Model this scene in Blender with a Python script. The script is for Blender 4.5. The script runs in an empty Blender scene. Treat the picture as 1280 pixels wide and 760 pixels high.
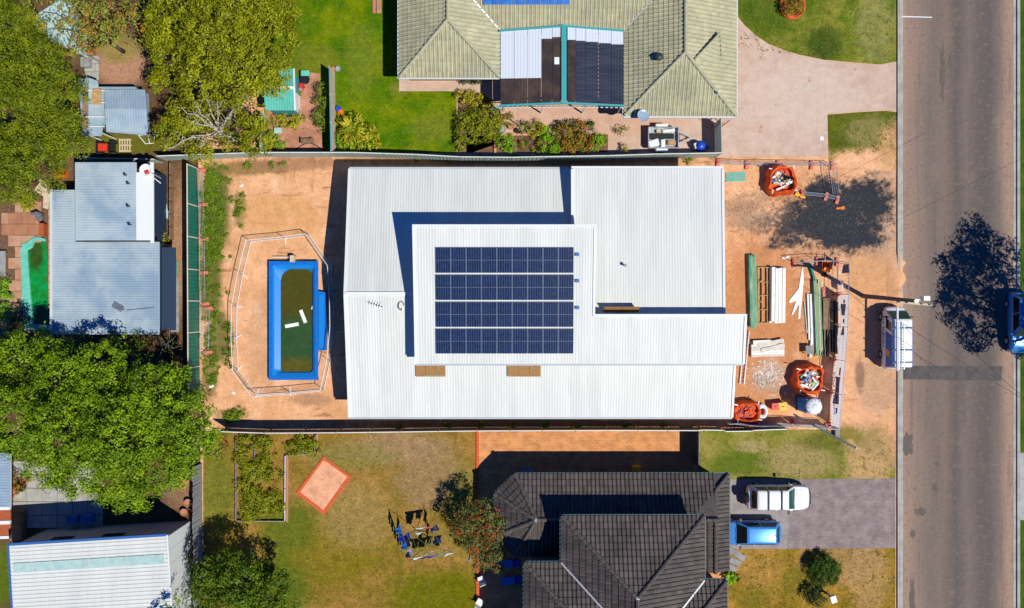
import bpy, bmesh, math, random
import numpy as np
from mathutils import Vector, Matrix
random.seed(7); rng = np.random.default_rng(7)
sc = bpy.context.scene
col = sc.collection

# ---------------------------------------------------------------- camera, sky, sun, exposure
S, H = 0.06, 60.0                      # metres per photograph pixel on the ground, drone height
cam = bpy.data.cameras.new('camera'); camo = bpy.data.objects.new('camera', cam); col.objects.link(camo)
cam.lens = 28.125; cam.sensor_width = 36; cam.clip_end = 1000
camo.location = (0, 0, H); sc.camera = camo
SUN = Vector((0.574, -0.375, 1.0)).normalized()
w = bpy.data.worlds.new('World'); sc.world = w; w.use_nodes = True
nt = w.node_tree; bg = nt.nodes['Background']
sky = nt.nodes.new('ShaderNodeTexSky'); sky.sky_type = 'NISHITA'; sky.sun_disc = False
sky.sun_elevation = math.asin(SUN.z); sky.sun_rotation = math.atan2(SUN.x, SUN.y)
sky.air_density = 1.0; sky.dust_density = 0.1; sky.ozone_density = 7.0
deep = nt.nodes.new('ShaderNodeHueSaturation'); deep.inputs['Saturation'].default_value = 1.75; deep.inputs['Hue'].default_value = .515       # a deep, dry blue sky all round
nt.links.new(sky.outputs[0], deep.inputs['Color']); nt.links.new(deep.outputs[0], bg.inputs[0]); bg.inputs[1].default_value = 0.085
sl = bpy.data.lights.new('sun', 'SUN'); sl.energy = 4.8; sl.angle = math.radians(0.5); sl.color = (1.0, 0.972, 0.83)
so = bpy.data.objects.new('sun', sl); col.objects.link(so); so.rotation_euler = SUN.to_track_quat('Z', 'Y').to_euler()
sc.view_settings.view_transform = 'Standard'; sc.view_settings.look = 'None'
sc.view_settings.exposure = 0.0; sc.view_settings.gamma = 1.0
sc.cycles.max_bounces = 6

# ---------------------------------------------------------------- helpers
def P(px, py, z=0.0):
    """world point at height z that the photograph shows at this pixel"""
    k = S * (1 - z / H); return (( px - 640) * k, (380 - py) * k, z)
def PP(pts, z=0.0): return [P(p[0], p[1], p[2] if len(p) > 2 else z) for p in pts]
def lin(c): return tuple(((v/255)/12.92 if v/255 <= .04045 else ((v/255+.055)/1.055)**2.4) for v in c)
ORG = {}
class MB:
    def __init__(s): s.v = []; s.f = []
    def add(s, vs, fs):
        o = len(s.v); s.v += [tuple(x) for x in vs]; s.f += [tuple(i+o for i in q) for q in fs]; return s
    def box(s, c, d, rz=0, tilt=0):
        """centre of the BOTTOM face, size, turn about z, pitch about own x"""
        x, y, z = d[0]/2, d[1]/2, d[2]
        m = Matrix.Translation(c) @ Matrix.Rotation(rz, 4, 'Z') @ Matrix.Rotation(tilt, 4, 'X')
        vs = [m @ Vector(q) for q in ((-x,-y,0),(x,-y,0),(x,y,0),(-x,y,0),(-x,-y,z),(x,-y,z),(x,y,z),(-x,y,z))]
        return s.add(vs, [(3,2,1,0),(4,5,6,7),(0,1,5,4),(1,2,6,5),(2,3,7,6),(3,0,4,7)])
    def beam(s, a, b, wd, ht):
        a = Vector(a); b = Vector(b); d = (b-a).normalized()
        u = d.cross(Vector((0,0,1)));
        if u.length < 1e-4: u = Vector((1,0,0))
        u.normalize(); n = u.cross(d); u *= wd/2; n *= ht/2
        vs = [a-u-n, a+u-n, a+u+n, a-u+n, b-u-n, b+u-n, b+u+n, b-u+n]
        return s.add(vs, [(0,1,2,3),(7,6,5,4),(4,5,1,0),(5,6,2,1),(6,7,3,2),(7,4,0,3)])
    def tube(s, a, b, r0, r1=None, n=6, cap=True):
        r1 = r0 if r1 is None else r1
        a = Vector(a); b = Vector(b); d = (b-a).normalized()
        u = d.orthogonal().normalized(); q = d.cross(u); vs = []
        for c, r in ((a, r0), (b, r1)):
            vs += [c + (u*math.cos(t) + q*math.sin(t))*r for t in [2*math.pi*i/n for i in range(n)]]
        fs = [(i, (i+1) % n, n+(i+1) % n, n+i) for i in range(n)]
        if cap: fs += [tuple(range(n-1, -1, -1)), tuple(range(n, 2*n))]
        return s.add(vs, fs)
    def prism(s, poly, z0, z1):
        """vertical prism; poly of (x,y[,..]); z0/z1 numbers or per-vertex lists"""
        n = len(poly); a = sum(poly[i][0]*poly[(i+1)%n][1]-poly[(i+1)%n][0]*poly[i][1] for i in range(n))
        idx = list(range(n)) if a > 0 else list(range(n-1, -1, -1))
        g = lambda z, i: z[i] if isinstance(z, (list, tuple)) else z
        vs = [(poly[i][0], poly[i][1], g(z0, i)) for i in idx] + [(poly[i][0], poly[i][1], g(z1, i)) for i in idx]
        return s.add(vs, [tuple(range(n-1,-1,-1)), tuple(range(n, 2*n))] + [(i, (i+1)%n, n+(i+1)%n, n+i) for i in range(n)])
    def sheet(s, poly):
        n = len(poly); a = sum(poly[i][0]*poly[(i+1)%n][1]-poly[(i+1)%n][0]*poly[i][1] for i in range(n))
        return s.add(poly if a > 0 else poly[::-1], [tuple(range(n))])
    def lathe(s, prof, c, n=12):
        """prof = [(r,z)...] upward round centre c"""
        vs = []; fs = []; k = len(prof)
        for r, z in prof: vs += [(c[0]+r*math.cos(2*math.pi*i/n), c[1]+r*math.sin(2*math.pi*i/n), c[2]+z) for i in range(n)]
        for j in range(k-1): fs += [(j*n+i, j*n+(i+1)%n, (j+1)*n+(i+1)%n, (j+1)*n+i) for i in range(n)]
        fs += [tuple(range(n-1,-1,-1)), tuple(range((k-1)*n, k*n))]
        return s.add(vs, fs)
    def build(s, name, mat, parent=None, smooth=False, kind=None):
        o0 = ORG.get(parent.name, (0,0,0)) if parent else (0,0,0)
        me = bpy.data.meshes.new(name); me.from_pydata([(x-o0[0], y-o0[1], z-o0[2]) for x, y, z in s.v], [], s.f)
        return mk(name, me, mat, parent, smooth, kind)
def mk(name, me, mat, parent=None, smooth=False, kind=None):
    me.materials.append(MT[mat] if isinstance(mat, str) else mat)
    if smooth: me.shade_smooth()
    o = bpy.data.objects.new(name, me); col.objects.link(o)
    if parent: o.parent = parent; ORG[o.name] = ORG.get(parent.name, (0,0,0))
    if kind: o['kind'] = kind
    return o
def thing(name, label, cat, loc=(0,0,0), group=None, rz=0):
    o = bpy.data.objects.new(name, None); col.objects.link(o); o.location = loc; o.empty_display_size = .2
    ORG[o.name] = tuple(loc); o.rotation_euler = (0,0,rz)
    return tag(o, label, cat, group)
def tag(o, label, cat, group=None):
    o['label'] = label; o['category'] = cat
    if group: o['group'] = group
    return o
def dup(root, loc, rz, label, group=None):
    r = root.copy(); col.objects.link(r); r.location = loc; r.rotation_euler = (0,0,rz); r['label'] = label
    if group: r['group'] = group
    for ch in root.children:
        c = ch.copy(); col.objects.link(c); c.parent = r
        for g in ch.children:
            d = g.copy(); col.objects.link(d); d.parent = c
    return r
def struct(name, mb, mat, label=None):
    o = mb.build(name, mat); o['kind'] = 'structure'
    if label: o['label'] = label
    return o

# ---------------------------------------------------------------- materials (colours are real-world albedo)
MT = {}
def nodes(name):
    m = bpy.data.materials.new(name); m.use_nodes = True; MT[name] = m
    t = m.node_tree; return m, t, t.nodes['Principled BSDF'], lambda k, **kw: _n(t, k, kw)
def _n(t, k, kw):
    n = t.nodes.new('ShaderNode' + k)
    for a, b in kw.items(): setattr(n, a, b)
    return n
def mixc(t, fac, a, b, blend='MIX'):
    n = t.nodes.new('ShaderNodeMix'); n.data_type = 'RGBA'; n.blend_type = blend
    for i, v in ((0, fac), (6, a), (7, b)):
        if hasattr(v, 'is_output'): t.links.new(v, n.inputs[i])
        elif i == 0: n.inputs[0].default_value = v
        else: n.inputs[i].default_value = tuple(v[:3]) + (1,)
    return n.outputs[2]
def noise(t, scale, detail=4, rough=.6, stretch=None, dist=0):
    g = t.nodes.new('ShaderNodeNewGeometry'); n = t.nodes.new('ShaderNodeTexNoise')
    n.inputs['Scale'].default_value = scale; n.inputs['Detail'].default_value = detail; n.inputs['Roughness'].default_value = rough
    n.inputs['Distortion'].default_value = dist
    v = g.outputs['Position']
    if stretch:
        m = t.nodes.new('ShaderNodeVectorMath'); m.operation = 'MULTIPLY'; t.links.new(v, m.inputs[0]); m.inputs[1].default_value = stretch; v = m.outputs[0]
    t.links.new(v, n.inputs['Vector']); return n.outputs[0]
def ramp(t, v, a, b):
    n = t.nodes.new('ShaderNodeMapRange'); n.interpolation_type = 'SMOOTHSTEP'
    n.inputs[1].default_value = a; n.inputs[2].default_value = b; t.links.new(v, n.inputs[0]); return n.outputs[0]
def bumpn(t, bs, v, strength, dist=.02):
    n = t.nodes.new('ShaderNodeBump'); n.inputs['Strength'].default_value = strength; n.inputs['Distance'].default_value = dist
    t.links.new(v, n.inputs['Height']); t.links.new(n.outputs[0], bs.inputs['Normal'])
def mat(name, c, c2=None, s=3.0, rough=.7, metal=0, bump=0, bs=30, lo=.38, hi=.64, stretch=None, spec=.4, grit=0, rnd=0, coat=0):
    m, t, b, N = nodes(name)
    b.inputs['Roughness'].default_value = rough; b.inputs['Metallic'].default_value = metal
    b.inputs['Specular IOR Level'].default_value = spec
    if coat: b.inputs['Coat Weight'].default_value = coat; b.inputs['Coat Roughness'].default_value = .05
    out = None
    if c2 is not None: out = mixc(t, ramp(t, noise(t, s, 5, stretch=stretch), lo, hi), c, c2)
    if rnd:
        a = N('Attribute'); a.attribute_name = 'rnd'
        hs = N('HueSaturation'); mr = N('MapRange'); mr.inputs[3].default_value = 1-rnd; mr.inputs[4].default_value = 1+rnd
        t.links.new(a.outputs['Fac'], mr.inputs[0]); t.links.new(mr.outputs[0], hs.inputs['Value'])
        if out is not None: t.links.new(out, hs.inputs['Color'])
        else: hs.inputs['Color'].default_value = tuple(c) + (1,)
        out = hs.outputs[0]
    if grit:
        g = noise(t, 22, 3, .7); hs = N('HueSaturation'); mr = N('MapRange')
        mr.inputs[1].default_value = .25; mr.inputs[2].default_value = .75; mr.inputs[3].default_value = 1-grit; mr.inputs[4].default_value = 1+grit
        t.links.new(g, mr.inputs[0]); t.links.new(mr.outputs[0], hs.inputs['Value'])
        if out is not None: t.links.new(out, hs.inputs['Color'])
        else: hs.inputs['Color'].default_value = tuple(c) + (1,)
        out = hs.outputs[0]
    if out is not None: t.links.new(out, b.inputs['Base Color'])
    else: b.inputs['Base Color'].default_value = tuple(c) + (1,)
    if bump: bumpn(t, b, noise(t, bs, 4, .65), bump)
    return m
def ground_mat(name, c, c2, s=.35, grit=.25, gs=7, blobs=(), bump=.6, bs=9, dots=None, lo=.35, hi=.65, spec=.04, mott=.2, streaks=()):
    """earth / lawn: two tones, grit, then ragged patches (px, py, rx, ry, colour, ragged, strength)"""
    m, t, b, N = nodes(name); b.inputs['Roughness'].default_value = .95; b.inputs['Specular IOR Level'].default_value = spec
    out = mixc(t, ramp(t, noise(t, s, 6, .62), lo, hi), c, c2)
    for (cc, sc_, st_, a_, b_) in streaks: out = mixc(t, ramp(t, noise(t, sc_, 5, .6, st_), a_, b_), out, cc)
    rg = noise(t, .9, 6, .68); rg2 = noise(t, 3.1, 4, .7)
    geo = N('NewGeometry')
    for (px, py, rx, ry, cc, am, st) in blobs:
        x, y, _ = P(px, py)
        a = N('VectorMath', operation='SUBTRACT'); a.inputs[1].default_value = (x, y, 0); t.links.new(geo.outputs['Position'], a.inputs[0])
        q = N('VectorMath', operation='MULTIPLY'); q.inputs[1].default_value = (1/(rx*S), 1/(ry*S), 0); t.links.new(a.outputs[0], q.inputs[0])
        l = N('VectorMath', operation='LENGTH'); t.links.new(q.outputs[0], l.inputs[0])
        e = N('Math', operation='MULTIPLY_ADD'); t.links.new(rg, e.inputs[0]); e.inputs[1].default_value = am*2.2; t.links.new(l.outputs['Value'], e.inputs[2])
        e2 = N('Math', operation='MULTIPLY_ADD'); t.links.new(rg2, e2.inputs[0]); e2.inputs[1].default_value = am*1.4; t.links.new(e.outputs[0], e2.inputs[2])
        mr = N('MapRange'); mr.interpolation_type = 'SMOOTHSTEP'
        mr.inputs[1].default_value = 1.25 + am*1.8; mr.inputs[2].default_value = .55 + am*1.8; mr.inputs[3].default_value = 0; mr.inputs[4].default_value = st
        t.links.new(e2.outputs[0], mr.inputs[0]); out = mixc(t, mr.outputs[0], out, cc)
    mot = noise(t, 1.7, 6, .72); mr = N('MapRange'); mr.inputs[1].default_value = .3; mr.inputs[2].default_value = .7; mr.inputs[3].default_value = 1-mott; mr.inputs[4].default_value = 1+mott
    t.links.new(mot, mr.inputs[0]); h2 = N('HueSaturation'); t.links.new(out, h2.inputs['Color']); t.links.new(mr.outputs[0], h2.inputs['Value']); out = h2.outputs[0]
    if dots:                                                     # sparse specks with a colour of their own
        dc, dsz, thr = dots
        out = mixc(t, ramp(t, noise(t, dsz, 3, .6), thr, thr+.06), out, dc)
    fine = noise(t, gs, 5, .75)
    mr = N('MapRange'); mr.inputs[1].default_value = .3; mr.inputs[2].default_value = .7; mr.inputs[3].default_value = 1-grit; mr.inputs[4].default_value = 1+grit
    t.links.new(fine, mr.inputs[0]); hs = N('HueSaturation'); t.links.new(out, hs.inputs['Color']); t.links.new(mr.outputs[0], hs.inputs['Value'])
    t.links.new(hs.outputs[0], b.inputs['Base Color']); bumpn(t, b, noise(t, bs, 5, .7), bump, .06)
    return m
def leaf_mat(name, c1, c2, spot=None, trans=.14):
    m, t, b, N = nodes(name); b.inputs['Roughness'].default_value = .55; b.inputs['Specular IOR Level'].default_value = .25
    a = N('Attribute'); a.attribute_name = 'rnd'
    out = mixc(t, a.outputs['Fac'], c1, c2)
    if spot:
        gt = N('Math', operation='GREATER_THAN'); gt.inputs[1].default_value = spot[1]
        a2 = N('Attribute'); a2.attribute_name = 'rnd2'; t.links.new(a2.outputs['Fac'], gt.inputs[0]); out = mixc(t, gt.outputs[0], out, spot[0])
    t.links.new(out, b.inputs['Base Color'])
    tr = N('BsdfTranslucent'); t.links.new(out, tr.inputs[0]); ms = N('MixShader'); ms.inputs[0].default_value = trans
    t.links.new(b.outputs[0], ms.inputs[1]); t.links.new(tr.outputs[0], ms.inputs[2])
    t.links.new(ms.outputs[0], t.nodes['Material Output'].inputs[0]); return m

# ---------------------------------------------------------------- roof builders
def plane_axes(poly):
    p = [Vector(q) for q in poly]; n = Vector((0,0,0))
    for i in range(len(p)): n += p[i].cross(p[(i+1) % len(p)])
    n.normalize()
    if n.z < 0: n = -n; p.reverse()
    return p, n
def clip(bm, p, n):
    for i in range(len(p)):
        a, b = p[i], p[(i+1) % len(p)]; o = (b-a).cross(n)
        if o.length < 1e-6: continue
        bmesh.ops.bisect_plane(bm, geom=bm.verts[:]+bm.edges[:]+bm.faces[:], plane_co=a, plane_no=o.normalized(), clear_outer=True, dist=1e-5)
def strip(parent, poly, along, width, prof, mat_, name='roof_sheet', kind=None):
    """lay sheets of WIDTH side by side over a convex plane polygon; prof = [(fraction of width, height)...] across each sheet"""
    p, n = plane_axes(poly); o0 = Vector(ORG.get(parent.name, (0,0,0)))
    wv = Vector(along); wv = (wv - n*wv.dot(n)).normalized(); u = wv.cross(n).normalized()
    us = [q.dot(u) for q in p]; ws = [q.dot(wv) for q in p]; h0 = p[0].dot(n)
    k = max(1, math.ceil((max(us)-min(us))/width - 1e-3)); res = []
    for i in range(k):
        u0 = min(us) + i*width; bm = bmesh.new(); rows = []
        for e in (min(ws)-.01, max(ws)+.01):
            rows.append([bm.verts.new(u*(u0+f*width) + wv*e + n*(h0+h)) for f, h in prof])
        for j in range(len(prof)-1): bm.faces.new((rows[0][j], rows[0][j+1], rows[1][j+1], rows[1][j]))
        clip(bm, p, n)
        if not bm.faces: bm.free(); continue
        bmesh.ops.recalc_face_normals(bm, faces=bm.faces[:])
        me = bpy.data.meshes.new(name); bmesh.ops.translate(bm, verts=bm.verts[:], vec=-o0)
        for f in bm.faces:
            if f.normal.dot(n) < 0: f.normal_flip()
        bm.to_mesh(me); bm.free(); res.append(mk(name, me, mat_, parent, kind=kind))
    return res
def ribs(pitch, h, cnt):
    out = []
    for i in range(cnt):
        for f, z in ((0,0),(.55,0),(.66,h),(.88,h),(.99,0)): out.append(((i+f)/cnt, z))
    return out + [(1.0, 0)]
def deck(parent, poly, t=.14, mat_='fascia', name='roof_deck', gap=.012):
    m = MB(); m.prism(poly, [q[2]-t for q in poly], [q[2]-gap for q in poly]); return m.build(name, mat_, parent)
def tiles(parent, poly, mat_, tw=.30, tl=.38, h=.06, name='roof_tiles', lip=.034):
    p, n = plane_axes(poly); o0 = Vector(ORG.get(parent.name, (0,0,0)))
    v = Vector((0,0,1)); v = (v - n*v.dot(n)).normalized(); u = v.cross(n).normalized()
    us = [q.dot(u) for q in p]; vs = [q.dot(v) for q in p]; h0 = p[0].dot(n)
    nu = math.ceil((max(us)-min(us))/tw)+1; nv = math.ceil((max(vs)-min(vs))/tl)+1
    prof = [(0,-.9),(.07,0),(.30,.0),(.45,.55),(.68,1),(.88,.7),(.95,.1),(1.0,-.9)]; K = len(prof)
    V = []; F = []; R = []
    U, VV, NN = np.array(u), np.array(v), np.array(n)
    for j in range(nv):
        for i in range(nu):
            r = random.random(); b0 = len(V); jz = random.uniform(-.004, .004)
            for (vv, lift) in ((0, None), (0, lip), (tl*1.06, 0)):
                for f, hh in prof:
                    z = -.03 if lift is None else lift + hh*h + jz
                    V.append(U*(min(us)+(i+f)*tw) + VV*(min(vs)+j*tl+vv) + NN*(h0+z)); R.append(r)
            for q in (0, 1):
                for f in range(K-1): F.append((b0+q*K+f, b0+q*K+f+1, b0+(q+1)*K+f+1, b0+(q+1)*K+f))
    me = bpy.data.meshes.new(name); me.from_pydata([tuple(x) for x in V], [], F)
    me.attributes.new('rnd', 'FLOAT', 'POINT').data.foreach_set('value', np.array(R, dtype=np.float32))
    bm = bmesh.new(); bm.from_mesh(me); clip(bm, p, n)
    bmesh.ops.translate(bm, verts=bm.verts[:], vec=-o0)
    for f in bm.faces:
        if f.normal.dot(n) < 0: f.normal_flip()
    bm.to_mesh(me); bm.free(); return mk(name, me, mat_, parent, kind='stuff')
def caps(parent, pts, mat_, r=.13, seg=.42, name='ridge_capping', lift=.05):
    m = MB()
    for a, b in zip(pts[:-1], pts[1:]):
        a = Vector(a); b = Vector(b); L = (b-a).length; k = max(1, round(L/seg)); d = (b-a)/L
        for i in range(k):
            s0 = a + (b-a)*(i/k); s1 = a + (b-a)*((i+1)/k) + d*.05
            m.tube(s0+Vector((0,0,lift+.012)), s1+Vector((0,0,lift)), r*1.08, r*.92, 8)
    return m.build(name, mat_, parent)
def gutter(parent, a, b, mat_='gutter', r=.07, name='gutter', dz=-.06):
    m = MB(); a = Vector(a)+Vector((0,0,dz)); b = Vector(b)+Vector((0,0,dz)); m.beam(a, b, r*1.8, .11); return m.build(name, mat_, parent)

# ---------------------------------------------------------------- plants
def foliage(name, parent, lobes, mat_, leaf=.2, dens=60, cr=.42, per=26, squash=.8, low=-.25, aspect=.5, flat=.3, fill=.74):
    """leaf blades in clumps over and inside ellipsoid lobes (x, y, z, r)"""
    Vs = []; R = []; R2 = []
    o0 = np.array(ORG.get(parent.name, (0,0,0)) if parent else (0,0,0))
    for (x, y, z, r) in lobes:
        k = max(3, int(dens*r*r*.5))
        d = rng.normal(size=(k*3, 3)); d /= np.linalg.norm(d, axis=1)[:, None]; d = d[d[:, 2] > low][:k]; k = len(d)
        rad = r*(fill + (1.08-fill)*rng.random(k)**.6)[:, None]
        c = np.array([x, y, z]) + d*rad*np.array([1, 1, squash])
        crr = cr*rng.uniform(.6, 1.3, k); tone = rng.random(k)
        L = k*per; idx = np.repeat(np.arange(k), per)
        q = rng.normal(size=(L, 3)); q /= np.linalg.norm(q, axis=1)[:, None]; q *= (rng.random(L)**.3)[:, None]
        pos = c[idx] + q*crr[idx][:, None]*np.array([1, 1, .7])
        nrm = d[idx]*.35 + np.array([0, 0, flat]) + q*.8 + rng.normal(size=(L, 3))*.42; nrm /= np.linalg.norm(nrm, axis=1)[:, None]
        t = np.cross(nrm, rng.normal(size=(L, 3))); t /= np.linalg.norm(t, axis=1)[:, None]; b = np.cross(nrm, t)
        s = leaf*rng.uniform(.6, 1.25, L)[:, None]
        quad = np.stack([pos - t*s*.5, pos + b*s*aspect*.5 + nrm*s*.08, pos + t*s*.5, pos - b*s*aspect*.5 + nrm*s*.08], 1)
        Vs.append(quad.reshape(-1, 3)); R.append(np.repeat(np.clip(tone[idx]*.6 + rng.random(L)*.5, 0, 1), 4)); R2.append(np.repeat(rng.random(k)[idx]*.5+rng.random(L)*.5, 4))
    V = np.concatenate(Vs) - o0; V[:, 2] = np.maximum(V[:, 2], .01-o0[2]); n = len(V)//4
    me = bpy.data.meshes.new(name); me.vertices.add(n*4); me.loops.add(n*4); me.polygons.add(n)
    me.vertices.foreach_set('co', V.astype(np.float32).ravel()); me.loops.foreach_set('vertex_index', np.arange(n*4, dtype=np.int32))
    me.polygons.foreach_set('loop_start', np.arange(0, n*4, 4, dtype=np.int32)); me.polygons.foreach_set('loop_total', np.full(n, 4, dtype=np.int32))
    me.update(calc_edges=True)
    me.attributes.new('rnd', 'FLOAT', 'POINT').data.foreach_set('value', np.concatenate(R).astype(np.float32))
    me.attributes.new('rnd2', 'FLOAT', 'POINT').data.foreach_set('value', np.concatenate(R2).astype(np.float32))
    return mk(name, me, mat_, parent)
def limbs(m, base, ends, r, wob=.25):
    """trunk from base splitting to each end point through bent, tapering limbs"""
    b = Vector(base); c = sum((Vector(e) for e in ends), Vector())/len(ends)
    f = b + (c-b)*.42; f.x = b.x + (c.x-b.x)*.25; f.y = b.y + (c.y-b.y)*.25
    m.tube(b, f, r, r*.75, 9)
    for e in ends:
        e = Vector(e); prev = f; pr = r*.6; n = 4
        for i in range(1, n+1):
            q = f + (e-f)*(i/n) + Vector((random.uniform(-wob,wob), random.uniform(-wob,wob), random.uniform(-wob,wob)*.5 + .25*math.sin(i/n*3.1)))
            m.tube(prev, q, pr, pr*.68, 7); prev = q; pr *= .68
            if i > 1:
                for _ in range(2):
                    s = q + Vector((random.uniform(-1,1), random.uniform(-1,1), random.uniform(0,.7)))*.9; m.tube(q, s, pr*.6, pr*.2, 5)
def tree(name, label, lobes, leafm, base=None, trunk=.22, group=None, cat='tree', bark='bark', trunk_name='trunk', **kw):
    """lobes = (px, py, z, r metres)"""
    L = [P(a, b, z) + (r,) for a, b, z, r in lobes]
    bx = base if base else (sum(l[0] for l in L)/len(L), sum(l[1] for l in L)/len(L), 0)
    t = thing(name, label, cat, bx, group)
    m = MB(); limbs(m, bx, [(l[0], l[1], l[2]) for l in L], trunk); m.build(trunk_name, bark, t, True)
    foliage('crown', t, L, leafm, **kw); return t
def shrub(name, label, lobes, leafm, group=None, cat='shrub', **kw):
    L = [P(a, b, z) + (r,) for a, b, z, r in lobes]
    bx = (sum(l[0] for l in L)/len(L), sum(l[1] for l in L)/len(L), 0)
    t = thing(name, label, cat, bx, group); m = MB()
    for l in L:
        for _ in range(3): m.tube((bx[0]+random.uniform(-.1,.1), bx[1]+random.uniform(-.1,.1), 0), (l[0]+random.uniform(-.5,.5)*l[3], l[1]+random.uniform(-.5,.5)*l[3], l[2]), .03, .012, 5)
    m.build('stems', 'bark', t)
    k = dict(leaf=.14, dens=150, cr=.22, per=20); k.update(kw); foliage('foliage', t, L, leafm, **k); return t
def frond_plant(name, label, px, py, r, leafm, n=26, z=.25, group=None, cat='plant', wide=.11, up=.6):
    """arching strap leaves from one heart: palm, cycad, flax, grass tree"""
    b = P(px, py, 0); t = thing(name, label, cat, b, group); V = []; F = []; R = []
    for i in range(n):
        a = 2.4*i + random.uniform(-.2,.2); L = r*random.uniform(.7,1.05); rise = up*random.uniform(.5,1.3)*r; tone = random.random()
        for s in range(5):
            f = s/4; wdt = wide*(1-f)*(.35+1.3*min(f*3,1)) + .012; x = math.cos(a)*L*f; y = math.sin(a)*L*f
            zz = z + rise*math.sin(f*2.2)
            V += [(x-math.sin(a)*wdt, y+math.cos(a)*wdt, zz), (x+math.sin(a)*wdt, y-math.cos(a)*wdt, zz-.02)]; R += [tone, tone]
        o = len(V)-10; F += [(o+2*s, o+2*s+1, o+2*s+3, o+2*s+2) for s in range(4)]
    me = bpy.data.meshes.new('fronds'); me.from_pydata(V, [], F)
    me.attributes.new('rnd', 'FLOAT', 'POINT').data.foreach_set('value', np.array(R, dtype=np.float32))
    mk('fronds', me, leafm, t); m = MB(); m.lathe([(.09,0),(.11,z*.6),(.06,z+.05)], b, 8); m.build('stem', 'bark', t); return t
# ---------------------------------------------------------------- palette
mat('white_roof', (.66,.665,.65), (.61,.62,.61), .5, rough=.45, spec=.35, stretch=(1.6,.35,1))
def sheet_tone(nm, amt):
    t = MT[nm].node_tree; b = t.nodes['Principled BSDF']; src = b.inputs['Base Color'].links[0].from_socket
    oi = t.nodes.new('ShaderNodeObjectInfo'); mr = t.nodes.new('ShaderNodeMapRange'); mr.inputs[3].default_value = 1-amt; mr.inputs[4].default_value = 1+amt; t.links.new(oi.outputs['Random'], mr.inputs[0])
    st = noise(t, 1.4, 5, .6, (5,.22,1)); m2 = t.nodes.new('ShaderNodeMapRange'); m2.inputs[1].default_value = .35; m2.inputs[2].default_value = .75; m2.inputs[3].default_value = 1.02; m2.inputs[4].default_value = .92; t.links.new(st, m2.inputs[0])
    mu = t.nodes.new('ShaderNodeMath'); mu.operation = 'MULTIPLY'; t.links.new(mr.outputs[0], mu.inputs[0]); t.links.new(m2.outputs[0], mu.inputs[1])
    hs = t.nodes.new('ShaderNodeHueSaturation'); t.links.new(src, hs.inputs['Color']); t.links.new(mu.outputs[0], hs.inputs['Value']); t.links.new(hs.outputs[0], b.inputs['Base Color'])
sheet_tone('white_roof', .035)
mat('white_metal', (.72,.74,.76), rough=.45)
mat('fascia', (.55,.57,.6), rough=.55)
mat('gutter', (.42,.46,.5), rough=.45)
mat('render_wall', (.62,.6,.56), (.52,.5,.46), 1, rough=.9)
mat('brick_wall', (.34,.17,.1), (.26,.12,.08), 2, rough=.9)
mat('dark_steel', (.03,.035,.045), rough=.5)
mat('steel', (.42,.45,.5), (.3,.33,.38), 5, rough=.35, metal=.7)
mat('galv', (.55,.58,.62), (.42,.45,.5), 6, rough=.4, metal=.5)
mat('ply', (.36,.19,.07), (.27,.13,.045), 2.5, rough=.75, stretch=(1.5,8,1), grit=.2)
mat('timber', (.52,.33,.15), (.4,.23,.1), 4, rough=.8, grit=.2)
mat('pale_timber', (.62,.5,.36), (.5,.38,.25), 4, rough=.8, grit=.2)
mat('brown_ply', (.27,.17,.1), (.2,.12,.07), 3, rough=.85, grit=.2)
mat('treated_pine', (.04,.3,.19), (.3,.5,.36), 1.6, rough=.75, stretch=(9,.6,1), grit=.35)
mat('green_board', (.25,.34,.16), (.34,.38,.2), 3, rough=.75, stretch=(9,.8,1), grit=.2)
mat('white_board', (.8,.79,.77), (.74,.72,.69), 2, rough=.7, grit=.03)
mat('plaster', (.7,.64,.58), (.58,.5,.43), 3, rough=.85, grit=.12)
mat('white_plastic', (.75,.77,.79), rough=.4)
mat('red_plastic', (.62,.045,.02), rough=.45)
mat('pink_block', (.68,.2,.15), (.55,.12,.09), 6, rough=.7)
mat('orange_bag', (.72,.1,.012), (.55,.065,.012), 2.5, rough=.6, bump=1, bs=7, spec=.25, grit=.12)
mat('purple_cloth', (.12,.02,.09), rough=.6)
mat('yellow_plastic', (.78,.42,.015), rough=.45)
mat('orange_plastic', (.78,.17,.01), rough=.45)
mat('blue_plastic', (.01,.06,.5), rough=.4)
mat('toilet_blue', (.03,.13,.42), rough=.45)
mat('teal_cloth', (.01,.22,.19), rough=.8)
mat('black_plastic', (.012,.012,.014), rough=.5)
mat('tyre', (.014,.014,.015), rough=.85)
mat('glass_dark', (.008,.012,.014), rough=.06, spec=.6)
mat('glass_teal', (.005,.06,.055), rough=.06, spec=.6)
mat('car_white', (.74,.75,.76), rough=.3, coat=.6)
mat('van_blue_sign', (.01,.1,.42), (.02,.16,.5), 2, rough=.4)
mat('sign_cyan', (.02,.3,.5), rough=.5)
mat('car_blue', (.06,.27,.68), rough=.25, metal=.25, coat=.8)
mat('car_blue_far', (.05,.25,.6), rough=.25, metal=.2, coat=.6)
mat('chrome', (.6,.62,.65), rough=.2, metal=.9)
mat('lamp_red', (.5,.01,.015), rough=.25)
mat('lamp_clear', (.6,.62,.64), rough=.15)
mat('bark', (.13,.095,.07), (.08,.06,.045), 6, rough=.95)
mat('pale_bark', (.5,.44,.35), (.36,.31,.25), 5, rough=.9)
mat('concrete', (.40,.39,.37), (.33,.32,.31), 1.5, rough=.9, grit=.12)
mat('kerb_concrete', (.40,.38,.35), (.31,.29,.27), 1.2, rough=.9, grit=.15)
mat('apron', (.3,.27,.27), (.24,.21,.215), 1.2, rough=.9, grit=.2)
mat('grey_slab', (.30,.30,.31), (.22,.22,.23), 2, rough=.9, grit=.15)
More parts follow.
